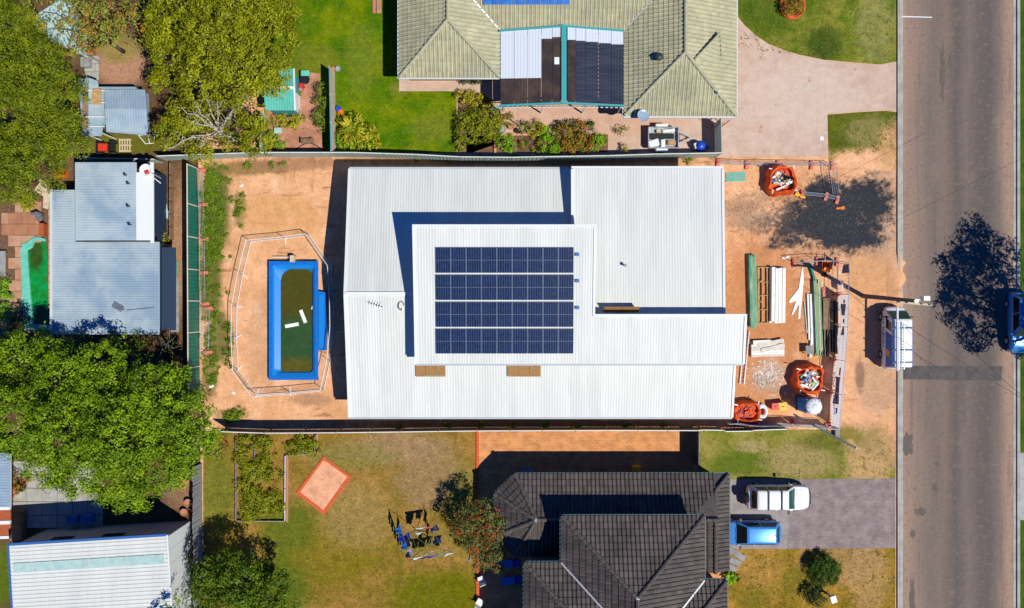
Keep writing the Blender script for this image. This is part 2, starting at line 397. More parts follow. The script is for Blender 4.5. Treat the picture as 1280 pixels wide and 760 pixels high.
mat('terracotta', (.42,.1,.03), (.34,.08,.03), 3, rough=.8)
mat('red_brick', (.66,.12,.035), (.56,.095,.03), 6, rough=.85, grit=.15)
mat('fence_green', (.006,.17,.125), (.005,.145,.11), 2, rough=.5)
mat('fence_cream', (.66,.6,.48), rough=.6)
mat('fence_mist', (.33,.43,.4), (.38,.46,.44), 1, rough=.5)
mat('fence_dark', (.055,.085,.085), rough=.55)
mat('fence_white', (.72,.72,.7), rough=.5)
mat('beige_wall', (.55,.46,.36), (.47,.38,.3), 2, rough=.85, grit=.08)
mat('teal_trim', (.05,.33,.36), rough=.45)
mat('teal_roof', (.09,.42,.36), (.12,.47,.4), 2, rough=.45)
mat('pale_teal_roof', (.42,.58,.56), (.36,.5,.5), 2, rough=.5)
mat('blue_grey_roof', (.36,.46,.57), (.29,.38,.5), .9, rough=.4, grit=.06, metal=.1)
mat('west_roof', (.44,.52,.58), (.27,.37,.48), .3, rough=.4, grit=.08, metal=.1)
mat('navy_wall', (.02,.04,.09), rough=.6)
mat('poly_white', (.62,.66,.74), rough=.35)
mat('poly_dark', (.045,.032,.027), (.085,.055,.04), .9, rough=.22, spec=.6)
mat('poly_blue', (.03,.037,.06), (.055,.06,.08), 1.6, rough=.22, spec=.6, stretch=(.4,6,1))
mat('rail_clear', (.5,.54,.6), rough=.3, metal=.5)
mat('mesh_cloth', (.72,.72,.74), (.64,.64,.68), 2, rough=.8)
for nm in ('mesh_cloth',):
    tr_=MT[nm].node_tree; b_=tr_.nodes['Principled BSDF']; tl_=tr_.nodes.new('ShaderNodeBsdfTranslucent'); ms_=tr_.nodes.new('ShaderNodeMixShader'); ms_.inputs[0].default_value=.75; tl_.inputs[0].default_value=(.92,.92,.95,1)
    tr_.links.new(b_.outputs[0],ms_.inputs[1]); tr_.links.new(tl_.outputs[0],ms_.inputs[2]); tr_.links.new(ms_.outputs[0],tr_.nodes['Material Output'].inputs[0])
mat('banner_grey', (.21,.22,.28), rough=.8)
mat('banner_text', (.5,.5,.55), rough=.8)
mat('shade_blue', (.12,.13,.24), rough=.8)
mat('pool_blue', (.006,.14,.55), (.009,.16,.6), 2, rough=.3, spec=.5)
mat('pool_light', (.012,.21,.64), rough=.3)
mat('coping_teal', (.16,.56,.46), (.12,.46,.38), 3, rough=.5)
mat('dirt_path', (.34,.19,.12), (.27,.15,.1), 2, rough=.95, grit=.25)
mat('mulch', (.12,.06,.035), (.18,.1,.06), 5, rough=1, grit=.4)
mat('cloth_blue', (.01,.06,.42), rough=.9); mat('cloth_sky', (.02,.2,.62), rough=.9); mat('cloth_navy', (.006,.02,.12), rough=.9)
mat('cloth_white', (.62,.64,.7), rough=.9); mat('cloth_red', (.55,.02,.04), rough=.9); mat('cloth_green', (.02,.42,.1), rough=.9)
mat('wire_black', (.02,.02,.022), rough=.6)
mat('crossarm', (.62,.52,.28), (.5,.42,.24), 5, rough=.8)
mat('pole_wood', (.16,.12,.09), (.1,.08,.065), 4, rough=.9, stretch=(6,6,.6))
mat('paling', (.3,.3,.31), (.2,.2,.21), 8, rough=.9, stretch=(3,9,1), grit=.2)
mat('terra_pot', (.45,.2,.11), rough=.8); mat('grey_pot', (.3,.34,.38), rough=.6)
mat('cream_tile', (.45,.42,.27), (.38,.36,.24), .5, rough=.8, rnd=.09, grit=.08)
mat('cream_cap', (.42,.40,.27), (.34,.33,.23), 3, rough=.8)
mat('dark_tile', (.085,.066,.062), (.058,.046,.045), .5, rough=.7, rnd=.26, grit=.12)
mat('dark_cap', (.1,.082,.077), (.06,.05,.048), 5, rough=.8)
mat('valley_metal', (.5,.52,.54), rough=.4, metal=.3)
mat('panel_frame', (.2,.24,.32), rough=.4, metal=.3)
mat('gutter_teal', (.015,.11,.14), rough=.45)
mat('hoist_green', (.03,.12,.07), rough=.5)
mat('pole_grey', (.06,.08,.13), rough=.5)
mat('solar_plain', (.01,.03,.16), rough=.15, spec=.6)
leaf_mat('leaf_big', (.03,.085,.002), (.27,.41,.005))
leaf_mat('leaf_cypress', (.035,.066,.002), (.25,.3,.004))
leaf_mat('leaf_acacia', (.06,.08,.002), (.38,.39,.005))
leaf_mat('leaf_mottle', (.11,.15,.012), (.36,.38,.05), ((.5,.17,.02), .72))
leaf_mat('leaf_bottle', (.03,.05,.008), (.22,.24,.06), ((.65,.045,.012), .78))
leaf_mat('leaf_yellow', (.2,.19,.01), (.52,.46,.02))
leaf_mat('leaf_green', (.07,.19,.004), (.3,.55,.012))
leaf_mat('leaf_bush', (.012,.04,.003), (.09,.16,.008))
leaf_mat('leaf_shade', (.018,.055,.002), (.15,.23,.005))
leaf_mat('leaf_dark', (.02,.04,.01), (.07,.1,.02))
leaf_mat('leaf_red', (.1,.1,.008), (.36,.28,.02), ((.6,.07,.02), .74))
leaf_mat('leaf_olive', (.08,.11,.004), (.36,.38,.012))
leaf_mat('leaf_weed', (.06,.12,.006), (.22,.32,.012))
leaf_mat('leaf_grass', (.16,.17,.02), (.3,.27,.05))

def solar_mat():
    m, t, b, N = nodes('solar_cells'); b.inputs['Roughness'].default_value = .3; b.inputs['Specular IOR Level'].default_value = .25
    tc = N('TexCoord'); sep = N('SeparateXYZ'); t.links.new(tc.outputs['Object'], sep.inputs[0])
    def line(sock, period, wd):
        a = N('Math', operation='DIVIDE'); a.inputs[1].default_value = period; t.links.new(sock, a.inputs[0])
        f = N('Math', operation='FRACT'); t.links.new(a.outputs[0], f.inputs[0])
        s = N('Math', operation='SUBTRACT'); s.inputs[1].default_value = .5; t.links.new(f.outputs[0], s.inputs[0])
        q = N('Math', operation='ABSOLUTE'); t.links.new(s.outputs[0], q.inputs[0])
        g = N('Math', operation='GREATER_THAN'); g.inputs[1].default_value = .5-wd/2; t.links.new(q.outputs[0], g.inputs[0]); return g.outputs[0]
    c = mixc(t, ramp(t, noise(t, 5, 3, .7), .35, .65), (.003,.009,.04), (.006,.025,.1))
    c = mixc(t, line(sep.outputs[0], .162, .09), c, (.11,.15,.25)); c = mixc(t, line(sep.outputs[1], .082, .09), c, (.04,.06,.11))
    t.links.new(c, b.inputs['Base Color'])
solar_mat()

def water_mat(name, c1, c2, s=.5):
    m, t, b, N = nodes(name); b.inputs['Roughness'].default_value = .08; b.inputs['Specular IOR Level'].default_value = .5
    t.links.new(mixc(t, ramp(t, noise(t, s, 5, .6), .38, .62), c1, c2), b.inputs['Base Color']); bumpn(t, b, noise(t, 5, 2), .05, .02)
    return m
m = ground_mat('pool_water', (.07,.066,.006), (.05,.062,.008), .5, .2, 4, [(374,426,46,34,(.015,.085,.035),.3,.6),(375,360,40,34,(.075,.062,.004),.25,.6),(372,464,34,18,(.11,.09,.007),.25,.7)], 0, mott=.08)
m.node_tree.nodes['Principled BSDF'].inputs['Roughness'].default_value = .12; m.node_tree.nodes['Principled BSDF'].inputs['Specular IOR Level'].default_value = .5
m = ground_mat('green_pool_water', (.005,.28,.06), (.01,.2,.02), 1.0, .3, 3, [(46,318,10,22,(.035,.06,.004),.3,.9),(50,395,12,16,(.004,.05,.02),.3,.8)], 0)
m.node_tree.nodes['Principled BSDF'].inputs['Roughness'].default_value = .1; m.node_tree.nodes['Principled BSDF'].inputs['Specular IOR Level'].default_value = .5

SAND, SAND2 = (.78,.42,.235), (.65,.33,.165)
GR, GR2, DRY, DRY2 = (.045,.135,.005), (.085,.18,.007), (.25,.165,.045), (.38,.25,.11)
GRAV = (.035,.038,.046); PALE = (.5,.3,.19); WEED = (.07,.105,.012)
ground_mat('sand', SAND, SAND2, .4, .15, 6, [
    (950,400,70,130,(.5,.205,.085),.5,.85),(1080,300,50,60,(.66,.36,.21),.5,.6),(1090,430,40,110,(.68,.36,.2),.5,.6),(1100,270,34,66,(.46,.29,.21),.5,.75),(1030,275,90,52,(.4,.24,.15),.6,.5),(1042,266,66,40,GRAV,.95,1),(1084,250,34,34,GRAV,.9,1),(1062,294,50,24,GRAV,.9,1),(1008,284,54,26,GRAV,1.4,.9),(1030,240,30,16,GRAV,.9,1),(935,264,40,24,(.3,.2,.14),1.5,.6),(985,302,24,10,GRAV,1.1,.6),
    (1098,480,30,40,PALE,.3,.8),(1088,350,34,36,(.6,.3,.14),.3,.7),(1075,470,6,24,(.2,.12,.09),.6,.7),
    (1080,570,46,40,(.27,.2,.07),.5,.85),(1060,545,24,14,(.2,.17,.03),.4,.8),(1098,600,20,50,(.5,.3,.15),.4,.6),
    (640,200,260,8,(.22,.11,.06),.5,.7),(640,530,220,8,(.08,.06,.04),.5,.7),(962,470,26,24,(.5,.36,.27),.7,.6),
    (268,262,22,66,WEED,.25,.95),(262,350,16,60,WEED,.35,.9),(272,420,16,40,WEED,.6,.8),(262,470,12,34,WEED,.7,.7),(300,262,10,22,WEED,.8,.8),(312,210,50,10,(.12,.09,.02),.6,.7),(360,205,60,10,(.3,.15,.09),.5,.7),
    (390,500,30,9,(.3,.16,.1),.6,.6),(290,518,20,8,WEED,.6,.8),(330,425,22,60,(.5,.28,.16),.5,.5),(350,270,60,30,(.62,.31,.12),.4,.6)], .9, 8, ((.28,.16,.1), 7, .655), mott=.16, streaks=[((.82,.52,.36), .5, (1,.5,1), .54, .74), ((.4,.19,.1), 1.1, (.35,1.6,1), .58, .72), ((.42,.21,.12), .9, (2.2,.4,1), .6, .74), ((.3,.18,.12), 1.6, (1,1,1), .66, .74)])
ground_mat('lawn_green', (.055,.14,.002), (.16,.205,.003), .45, .36, 6, [(360,40,30,60,(.09,.14,.008),.4,.5),(452,75,22,46,(.17,.2,.02),.5,.6),(540,160,30,20,(.16,.18,.02),.5,.6),(500,110,14,10,(.2,.18,.03),.5,.7),(395,75,30,20,(.17,.17,.02),.5,.6)], .8, mott=.28)
ground_mat('lawn_front', (.09,.14,.01), (.22,.21,.03), .6, .4, 6, [(1030,55,24,26,(.04,.07,.01),.35,.8),(960,10,40,30,(.05,.1,.008),.4,.7),(1095,30,26,50,(.26,.24,.08),.6,.7)], .8, mott=.3)
ground_mat('verge_patch', (.12,.14,.012), (.08,.1,.01), .6, .3, 7, [(1085,165,30,22,(.26,.21,.08),.6,.8),(1085,205,60,20,SAND,.5,1),(1120,185,24,34,(.55,.3,.14),.6,.9)], .8)
ground_mat('lawn_dry', (.31,.172,.042), (.21,.14,.02), .4, .42, 6, [
    (550,745,75,36,(.12,.125,.002),.6,.9),(410,695,80,40,(.17,.14,.006),.8,.7),(360,660,40,40,(.1,.13,.012),.4,.85),(270,610,24,60,(.13,.15,.02),.5,.8),(500,560,70,22,(.33,.21,.12),.5,.7),
    (540,600,50,40,(.3,.19,.1),.4,.7),(445,645,50,44,(.32,.215,.075),.4,.6),(330,735,70,40,(.08,.12,.01),.5,.9),(575,640,20,60,(.19,.18,.03),.5,.7),(440,570,60,20,(.22,.18,.05),.6,.7)], .8, 8, ((.07,.08,.012), 4, .66), mott=.3)
ground_mat('lawn_south', (.15,.17,.02), (.29,.235,.06), .6, .36, 6, [(930,580,46,16,(.08,.13,.01),.4,.8),(940,558,24,8,(.36,.27,.12),.6,.8),(1000,575,50,24,(.33,.24,.1),.5,.8),(1030,552,30,12,(.12,.12,.02),.5,.7),(1085,570,30,60,(.5,.3,.14),.5,.85)], .8, 8, ((.1,.09,.03), 3, .66))
ground_mat('lawn_bottom', (.36,.195,.035), (.2,.135,.012), .6, .4, 6, [(1085,720,28,50,(.4,.24,.1),.7,.7),(950,710,40,30,(.36,.2,.05),.7,.7),(1045,700,50,30,(.38,.22,.11),.7,.5),(1000,730,30,20,(.16,.14,.015),.9,.7),(940,745,30,14,(.15,.13,.015),.9,.7)], .8, 8, ((.09,.085,.015), 3.2, .6), mott=.32)
ground_mat('lawn_right', (.03,.085,.006), (.07,.12,.01), .5, .3, 7)
ground_mat('garden_earth', (.1,.055,.03), (.16,.09,.05), .8, .4, 8, [(150,80,36,32,(.42,.22,.14),.3,.95),(150,60,30,20,(.25,.2,.05),.4,.8),(150,180,60,14,(.13,.13,.015),.4,.9),(225,310,14,90,(.36,.2,.12),.3,.9),(232,610,30,30,(.25,.14,.09),.4,.9),(5,720,16,40,(.09,.13,.012),.3,1),(20,250,30,20,(.2,.12,.07),.4,.8)], .8)
ground_mat('pink_concrete', (.57,.42,.345), (.5,.345,.27), .7, .13, 14, [(1000,120,80,50,(.6,.46,.39),.5,.7),(700,150,140,40,(.56,.32,.23),.6,.6)], .25, 14, ((.48,.24,.18), 1.1, .66), spec=.2, mott=.1, streaks=[((.52,.38,.34), 1.2, (.3,1.5,1), .6, .8)])
ground_mat('bed_soil', (.13,.065,.04), (.2,.11,.07), 1.5, .4, 9)

def brick_mat(name, c1, c2, cm, sc_, ratio=.5):
    m, t, b, N = nodes(name); b.inputs['Roughness'].default_value = .85; b.inputs['Specular IOR Level'].default_value = .2
    g = N('NewGeometry'); n = N('TexBrick'); n.inputs['Scale'].default_value = sc_; n.inputs['Color1'].default_value = c1+(1,); n.inputs['Color2'].default_value = c2+(1,); n.inputs['Mortar'].default_value = cm+(1,)
    n.inputs['Mortar Size'].default_value = .018; t.links.new(g.outputs['Position'], n.inputs['Vector'])
    gr = noise(t, 1.3, 5); mr = N('MapRange'); mr.inputs[1].default_value = .25; mr.inputs[2].default_value = .75; mr.inputs[3].default_value = .7; mr.inputs[4].default_value = 1.35; t.links.new(gr, mr.inputs[0])
    hs = N('HueSaturation'); t.links.new(n.outputs[0], hs.inputs['Color']); t.links.new(mr.outputs[0], hs.inputs['Value']); t.links.new(hs.outputs[0], b.inputs['Base Color'])
    bumpn(t, b, n.outputs['Fac'], .3, -.01)
brick_mat('brick_paving', (.62,.25,.085), (.5,.19,.07), (.6,.36,.2), 1.6)
brick_mat('pad_paving', (.72,.36,.21), (.68,.31,.18), (.66,.36,.22), 2.2)
brick_mat('purple_paving', (.25,.195,.19), (.2,.155,.16), (.3,.25,.25), 2.0)
brick_mat('patio_brick', (.45,.2,.13), (.38,.16,.1), (.4,.24,.17), 1.8)
brick_mat('block_wall', (.5,.48,.45), (.44,.42,.4), (.36,.35,.33), 1.2)

def road_mat():
    m, t, b, N = nodes('asphalt'); b.inputs['Roughness'].default_value = .9; b.inputs['Specular IOR Level'].default_value = .25
    g = N('NewGeometry'); sp = N('SeparateXYZ'); t.links.new(g.outputs['Position'], sp.inputs[0])
    wob = noise(t, .35, 5, .6, (1,.35,1)); w2 = N('Math', operation='MULTIPLY_ADD'); w2.inputs[1].default_value = 1.5; t.links.new(wob, w2.inputs[0]); t.links.new(sp.outputs[0], w2.inputs[2])
    cr = N('ValToRGB'); mr = N('MapRange'); mr.inputs[1].default_value = 29.3+.75; mr.inputs[2].default_value = 37.9+.75; t.links.new(w2.outputs[0], mr.inputs[0]); t.links.new(mr.outputs[0], cr.inputs[0])
    e = cr.color_ramp.elements; dust, dust2, mid, dark = (.34,.22,.165,1), (.27,.185,.148,1), (.17,.132,.115,1), (.112,.094,.09,1)
    e[0].position = 0; e[0].color = dust; e[1].position = 1; e[1].color = dust
    for p_, c_ in ((.1,dust2),(.25,mid),(.36,(.19,.14,.115,1)),(.46,dark),(.56,mid),(.66,(.12,.098,.09,1)),(.76,dark),(.84,mid),(.92,dust)):
        q = e.new(p_); q.color = c_
    out = cr.outputs[0]
    out = mixc(t, ramp(t, noise(t, .8, 6, .7, (2.2,.12,1)), .5, .85), out, (.1,.083,.076))
    out = mixc(t, ramp(t, noise(t, .45, 4, .6), .55, .95), out, (.26,.18,.145))
    out = mixc(t, ramp(t, noise(t, 2.6, 5, .75), .52, .72), out, (.22,.155,.12)); out = mixc(t, ramp(t, noise(t, 3.3, 5, .75), .54, .74), out, (.1,.085,.08))
    gr = noise(t, 14, 4, .8); mr = N('MapRange'); mr.inputs[1].default_value = .3; mr.inputs[2].default_value = .7; mr.inputs[3].default_value = .72; mr.inputs[4].default_value = 1.28; t.links.new(gr, mr.inputs[0])
    hs = N('HueSaturation'); t.links.new(out, hs.inputs['Color']); t.links.new(mr.outputs[0], hs.inputs['Value']); t.links.new(hs.outputs[0], b.inputs['Base Color']); bumpn(t, b, noise(t, 40, 3), .4, .01)
road_mat()
mat('asphalt_patch', (.105,.092,.088), (.075,.066,.066), 2, rough=.9, grit=.3)
mat('asphalt_stain', (.115,.094,.084), (.14,.11,.095), 2, rough=.9, grit=.3)

# ---------------------------------------------------------------- the setting
def sheet(name, pts, z, mat_): return struct(name, MB().sheet(PP(pts, z)), mat_)
def flat(name, pts, z, mat_):
    """px footprint laid at height z (footprint taken at ground level)"""
    return struct(name, MB().sheet([(x, y, z) for x, y, _ in PP(pts)]), mat_)
B = 2700
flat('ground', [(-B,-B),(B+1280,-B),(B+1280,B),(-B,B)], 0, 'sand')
flat('garden_ground', [(-900,-700),(248,-700),(248,200),(250,520),(256,1300),(-900,1300)], .004, 'garden_earth')
flat('back_lawn', [(330,-300),(520,-300),(520,112),(571,112),(571,191),(330,191)], .008, 'lawn_green')
flat('patio_paving', [(499,40),(905,10),(921,20),(930,31),(945,45),(962,56),(980,63),(1000,69),(1030,75),(1060,78),(1100,81),(1122,77),(1122,140),(1108,138),(1070,140),(1034,143),(1034,196),(571,194),(571,114),(499,114)], .012, 'pink_concrete')
flat('front_lawn', [(905,-300),(1122,-300),(1122,76.5),(1100,80.5),(1060,77.5),(1030,74.5),(1000,68.5),(980,62.5),(962,55.5),(945,44.5),(930,30.5),(921,19.5),(905,9)], .008, 'lawn_front')
flat('verge_lawn', [(1034.5,143.5),(1070,140.5),(1108,138.5),(1122,140.5),(1122,214),(1036,208)], .008, 'verge_patch')
flat('back_yard_lawn', [(254,539),(597,539),(597,1000),(254,1000)], .008, 'lawn_dry')
flat('brick_paving', [(597.5,537),(873,537),(873,620),(912,620),(912,1000),(597.5,1000)], .012, 'brick_paving')
flat('side_lawn', [(873,537),(1036,537),(1048,540),(1054,547),(1066,549),(1071,557),(1082,561),(1088,570),(1101,573),(1108,582),(1119,584),(1119,599),(912,599),(912,592),(873,592)], .016, 'lawn_south')
flat('concrete_apron', [(905,599),(990,599),(985,686),(905,686)], .020, 'apron')
flat('paver_driveway', [(989,599),(1119,598),(1119,685),(984,686)], .024, 'purple_paving')
flat('front_yard_lawn', [(905,686),(1119,685),(1119,1000),(905,1000)], .016, 'lawn_bottom')
flat('right_verge', [(1274,-600),(2600,-600),(2600,1500),(1274,1500)], .008, 'lawn_right')
flat('right_driveway', [(1274,566),(1500,566),(1500,650),(1274,650)], .012, 'concrete')
flat('road', [(1128,-900),(1268.5,-900),(1268.5,1800),(1128,1800)], .012, 'asphalt')
flat('road_repair_patch', [(1128.5,457),(1253,458),(1251,476),(1128.5,474)], .016, 'asphalt_patch')
def blot(cx, cy, rx, ry, seed):
    r_ = random.Random(seed); return [(cx+rx*q*math.cos(a), cy+ry*q*math.sin(a)) for a, q in [(2*math.pi*i/22, 1+.22*math.sin(i*1.9+seed)+r_.uniform(-.16,.16)) for i in range(22)]]
for i, q in enumerate(((1178,92,3,33),(1188,77,2.4,10),(1169,610,4.6,4.6),(1134,556,8,14),(1141,667,4,4.5),(1140,750,3.5,28),(1172,580,3,3),(1150,640,8,5),(1196,130,2,6))):
    flat('tar_patch', blot(*q, i), .0195, 'asphalt_stain')
def kerb(name, x0, x1, g0, g1):
    m = MB(); m.prism([(P(x0,0)[0], 80), (P(x1,0)[0], 80), (P(x1,0)[0], -80), (P(x0,0)[0], -80)], 0, .12); struct(name, m, 'kerb_concrete')
    flat('gutter_strip', [(g0,-900),(g1,-900),(g1,1800),(g0,1800)], .022, 'kerb_concrete')
kerb('kerb', 1121.2, 1124.6, 1124.6, 1128.6); kerb('kerb', 1270.5, 1274, 1266.5, 1270.5)
# bare sand pushed over the kerb in front of the site
m = MB(); a = []
for i in range(25):
    y = 318 + i*5.2; b_ = 1129 + 3.2*math.sin(i*1.3) + 2*math.sin(i*.47); k = min(1, i/4, (24-i)/4)
    a.append([P(1108, y), P(1117, y), P(1121, y), P(1125, y), P(b_ if k > .3 else 1126, y)]); h = [.003, .03+.1*k, .125*k+.03, .1*k+.035, .024]
    a[-1] = [(p[0], p[1], hh) for p, hh in zip(a[-1], h)]
for i in range(24):
    for j in range(4): m.add([a[i][j], a[i+1][j], a[i+1][j+1], a[i][j+1]], [(0,1,2,3)])
o = struct('sand_spill', m, 'sand'); o.data.shade_smooth()
flat('garden_bed', [(583,169),(640,168),(760,168),(760,190.5),(583,190.5)], .016, 'bed_soil')
flat('garden_bed', [(572,116),(604,116),(625,140),(626,178),(590,191),(572,191)], .016, 'bed_soil')
# terrace slabs round the green pool, one by one
ter = struct('pool_terrace', MB().sheet([(x, y, .008) for x, y, _ in PP([(-40,248),(62,248),(62,425),(-40,425)])]), 'mulch')
shared = {}
def slab_grid(parent, x0, y0, x1, y1, sx, sy, mats, skip=None, z=.012, t=.05, stag=.5):
    j = 0; y = y0
    while y < y1-1:
        x = x0 - (sx*stag if j % 2 else 0)
        while x < x1-1:
            a, b_ = max(x, x0), min(x+sx, x1); c_, d_ = y, min(y+sy, y1)
            if b_-a > 2 and not (skip and skip((a+b_)/2, (c_+d_)/2)):
                k = (round((b_-a)*S, 2), round((d_-c_)*S, 2)); mi = random.choice(mats)
                if (k, mi) not in shared:
                    w_, h_ = k[0]/2-.012, k[1]/2-.012; me = bpy.data.meshes.new('paving_slab')
                    me.from_pydata([(-w_,-h_,0),(w_,-h_,0),(w_,h_,0),(-w_,h_,0),(-w_+.012,-h_+.012,t),(w_-.012,-h_+.012,t),(w_-.012,h_-.012,t),(-w_+.012,h_-.012,t)], [], [(4,5,6,7),(0,1,5,4),(1,2,6,5),(2,3,7,6),(3,0,4,7)])
                    me.materials.append(MT[mi]); shared[(k, mi)] = me
                o = bpy.data.objects.new('paving_slab', shared[(k, mi)]); col.objects.link(o); o.parent = parent
                p = P((a+b_)/2, (c_+d_)/2); o.location = (p[0]-parent.location.x, p[1]-parent.location.y, z+random.uniform(-.006,.006)); o.rotation_euler = (random.uniform(-.008,.008), random.uniform(-.008,.008), random.uniform(-.012,.012))
            x += sx
        y += sy; j += 1
mat('slab_pink', (.47,.24,.15), (.4,.19,.12), 1.5, rough=.9, grit=.15); mat('slab_tan', (.5,.29,.19), (.42,.22,.14), 1.5, rough=.9, grit=.15); mat('slab_rust', (.42,.19,.1), (.35,.15,.09), 1.5, rough=.9, grit=.15)
slab_grid(ter, 2, 252, 52, 418, 17, 14, ['slab_pink','slab_tan','slab_rust'], lambda x, y: (x > 28 and y > 306) or (x < 12 and 296 < y < 352) or y < 262 and x < 20)
slab_grid(ter, 60.5, 262, 66, 418, 5.5, 10, ['slab_pink','slab_tan'])
# ---------------------------------------------------------------- the new house on the building site
SH = ribs(.2, .0095, 4)
hs_ = thing('new_house', 'new house with stepped white ribbed metal roofs on the bare sand lot', 'house', (2, 1, 0))
XL, XR, YN, YR, YS = -11.6, 15.7, 9.65, .72, -8.08
ZE, ZR = 2.9, 4.5
north = [(XL,YR,ZR),(5.0,YR,ZR),(5.0,YN,ZE),(XL,YN,ZE)]
zs = lambda y: ZE + (ZR-ZE)*(y-YS)/(YR-YS)
south = [(XL,YS,ZE),(XR,YS,ZE),(XR,-3.4,zs(-3.4)),(-5.6,-3.4,zs(-3.4)),(-5.6,YR,ZR),(XL,YR,ZR)]
s1 = [(XL,YS,ZE),(-5.8,YS,ZE),(-5.8,YR,ZR),(XL,YR,ZR)]
s2 = [(-5.8,YS,ZE),(XR,YS,ZE),(XR,-3.4,zs(-3.4)),(-5.8,-3.4,zs(-3.4))]
east = [(4.2,-.95,4.5),(14.72,-.95,4.5),(14.72,9.5,4.1),(4.2,9.5,4.1)]
zr = lambda y: 5.15 + 1.45*(y+4.11)/9.34
up1 = [(-6.58,-4.11,zr(-4.11)),(5.55,-4.11,zr(-4.11)),(5.55,5.23,zr(5.23)),(-6.58,5.23,zr(5.23))]
up2 = [(5.55,-4.11,zr(-4.11)),(15.87,-4.11,zr(-4.11)),(15.87,-.76,zr(-.76)),(5.55,-.76,zr(-.76))]
for pl in (north, s1, s2, east, up1, up2):
    strip(hs_, pl, (0,1,0), .76, SH, 'white_roof'); deck(hs_, pl, .2)
m = MB(); m.prism([(XL+.5,YS+.5),(XR-.5,YS+.5),(XR-.5,-3),(14.3,-3),(14.3,9.1),(XL+.5,9.1)], 0, 2.72); m.build('wall', 'render_wall', hs_)
m = MB(); m.prism([(4.6,-1),(14.3,-1),(14.3,9.1),(4.6,9.1)], 2.72, 3.85); m.build('wall', 'render_wall', hs_)
m = MB(); m.prism([(-6.1,-3.7),(5.1,-3.7),(5.1,4.8),(-6.1,4.8)], 2.6, [4.95,4.95,6.2,6.2]); m.build('clerestory_wall', 'render_wall', hs_)
m = MB(); m.prism([(5.1,-3.7),(15.4,-3.7),(15.4,-1.1),(5.1,-1.1)], 2.72, [4.95,4.95,5.35,5.35]); m.build('clerestory_wall', 'render_wall', hs_)
gutter(hs_, (XL-.02,YS-.07,ZE), (XR+.02,YS-.07,ZE)); gutter(hs_, (XL-.02,YN+.07,ZE), (4.15,YN+.07,ZE)); gutter(hs_, (4.15,9.57,4.1), (14.76,9.57,4.1), mat_='white_metal'); gutter(hs_, (-6.6,-4.17,5.15), (15.9,-4.17,5.15), r=.06)
def barge(a, b, nm='barge_flashing', mt='white_metal', wd=.16): m = MB(); m.beam(Vector(a)+Vector((0,0,.03)), Vector(b)+Vector((0,0,.03)), wd, .07); m.build(nm, mt, hs_)
barge((XL,YS,ZE),(XL,YR-.01,ZR)); barge((XL,YR+.01,ZR),(XL,YN,ZE)); barge((XL,YR,ZR+.02),(-6.0,YR,ZR+.02),'ridge_flashing',wd=.24); barge((XR,YS,ZE),(XR,-3.4,zs(-3.4)))
barge((-6.58,-4.11,5.15),(-6.58,5.15,6.58)); barge((-6.66,5.23,6.6),(5.63,5.23,6.6)); barge((5.55,-.8,zr(-.8)),(5.55,5.15,6.58)); barge((5.48,-.76,zr(-.76)),(15.95,-.76,zr(-.76))); barge((15.87,-4.11,5.15),(15.87,-.85,zr(-.85)))
barge((14.72,-.9,4.5),(14.72,9.42,4.1)); barge((4.2,5.3,4.27),(4.2,9.42,4.1))
# windows on the walls a camera to the side would see
for x in (-8, -3, 2, 7, 12):
    m = MB(); m.box((x, YS+.49, .9), (1.8,.04,1.2)); f = m.build('window', 'glass_dark', hs_)
    m = MB(); [m.beam(a, b, .06, .06) for a, b in (((x-.9,YS+.46,.9),(x+.9,YS+.46,.9)),((x-.9,YS+.46,2.1),(x+.9,YS+.46,2.1)),((x-.9,YS+.46,.9),(x-.9,YS+.46,2.1)),((x+.9,YS+.46,.9),(x+.9,YS+.46,2.1)),((x,YS+.46,.9),(x,YS+.46,2.1)))]; m.build('window_frame', 'white_metal', f)
for y in (-5.5, 1, 6):
    m = MB(); m.box((XL+.49, y, .1 if y == 1 else .9), (.04,2.2,2.1 if y == 1 else 1.2)); m.build('window', 'glass_dark', hs_)
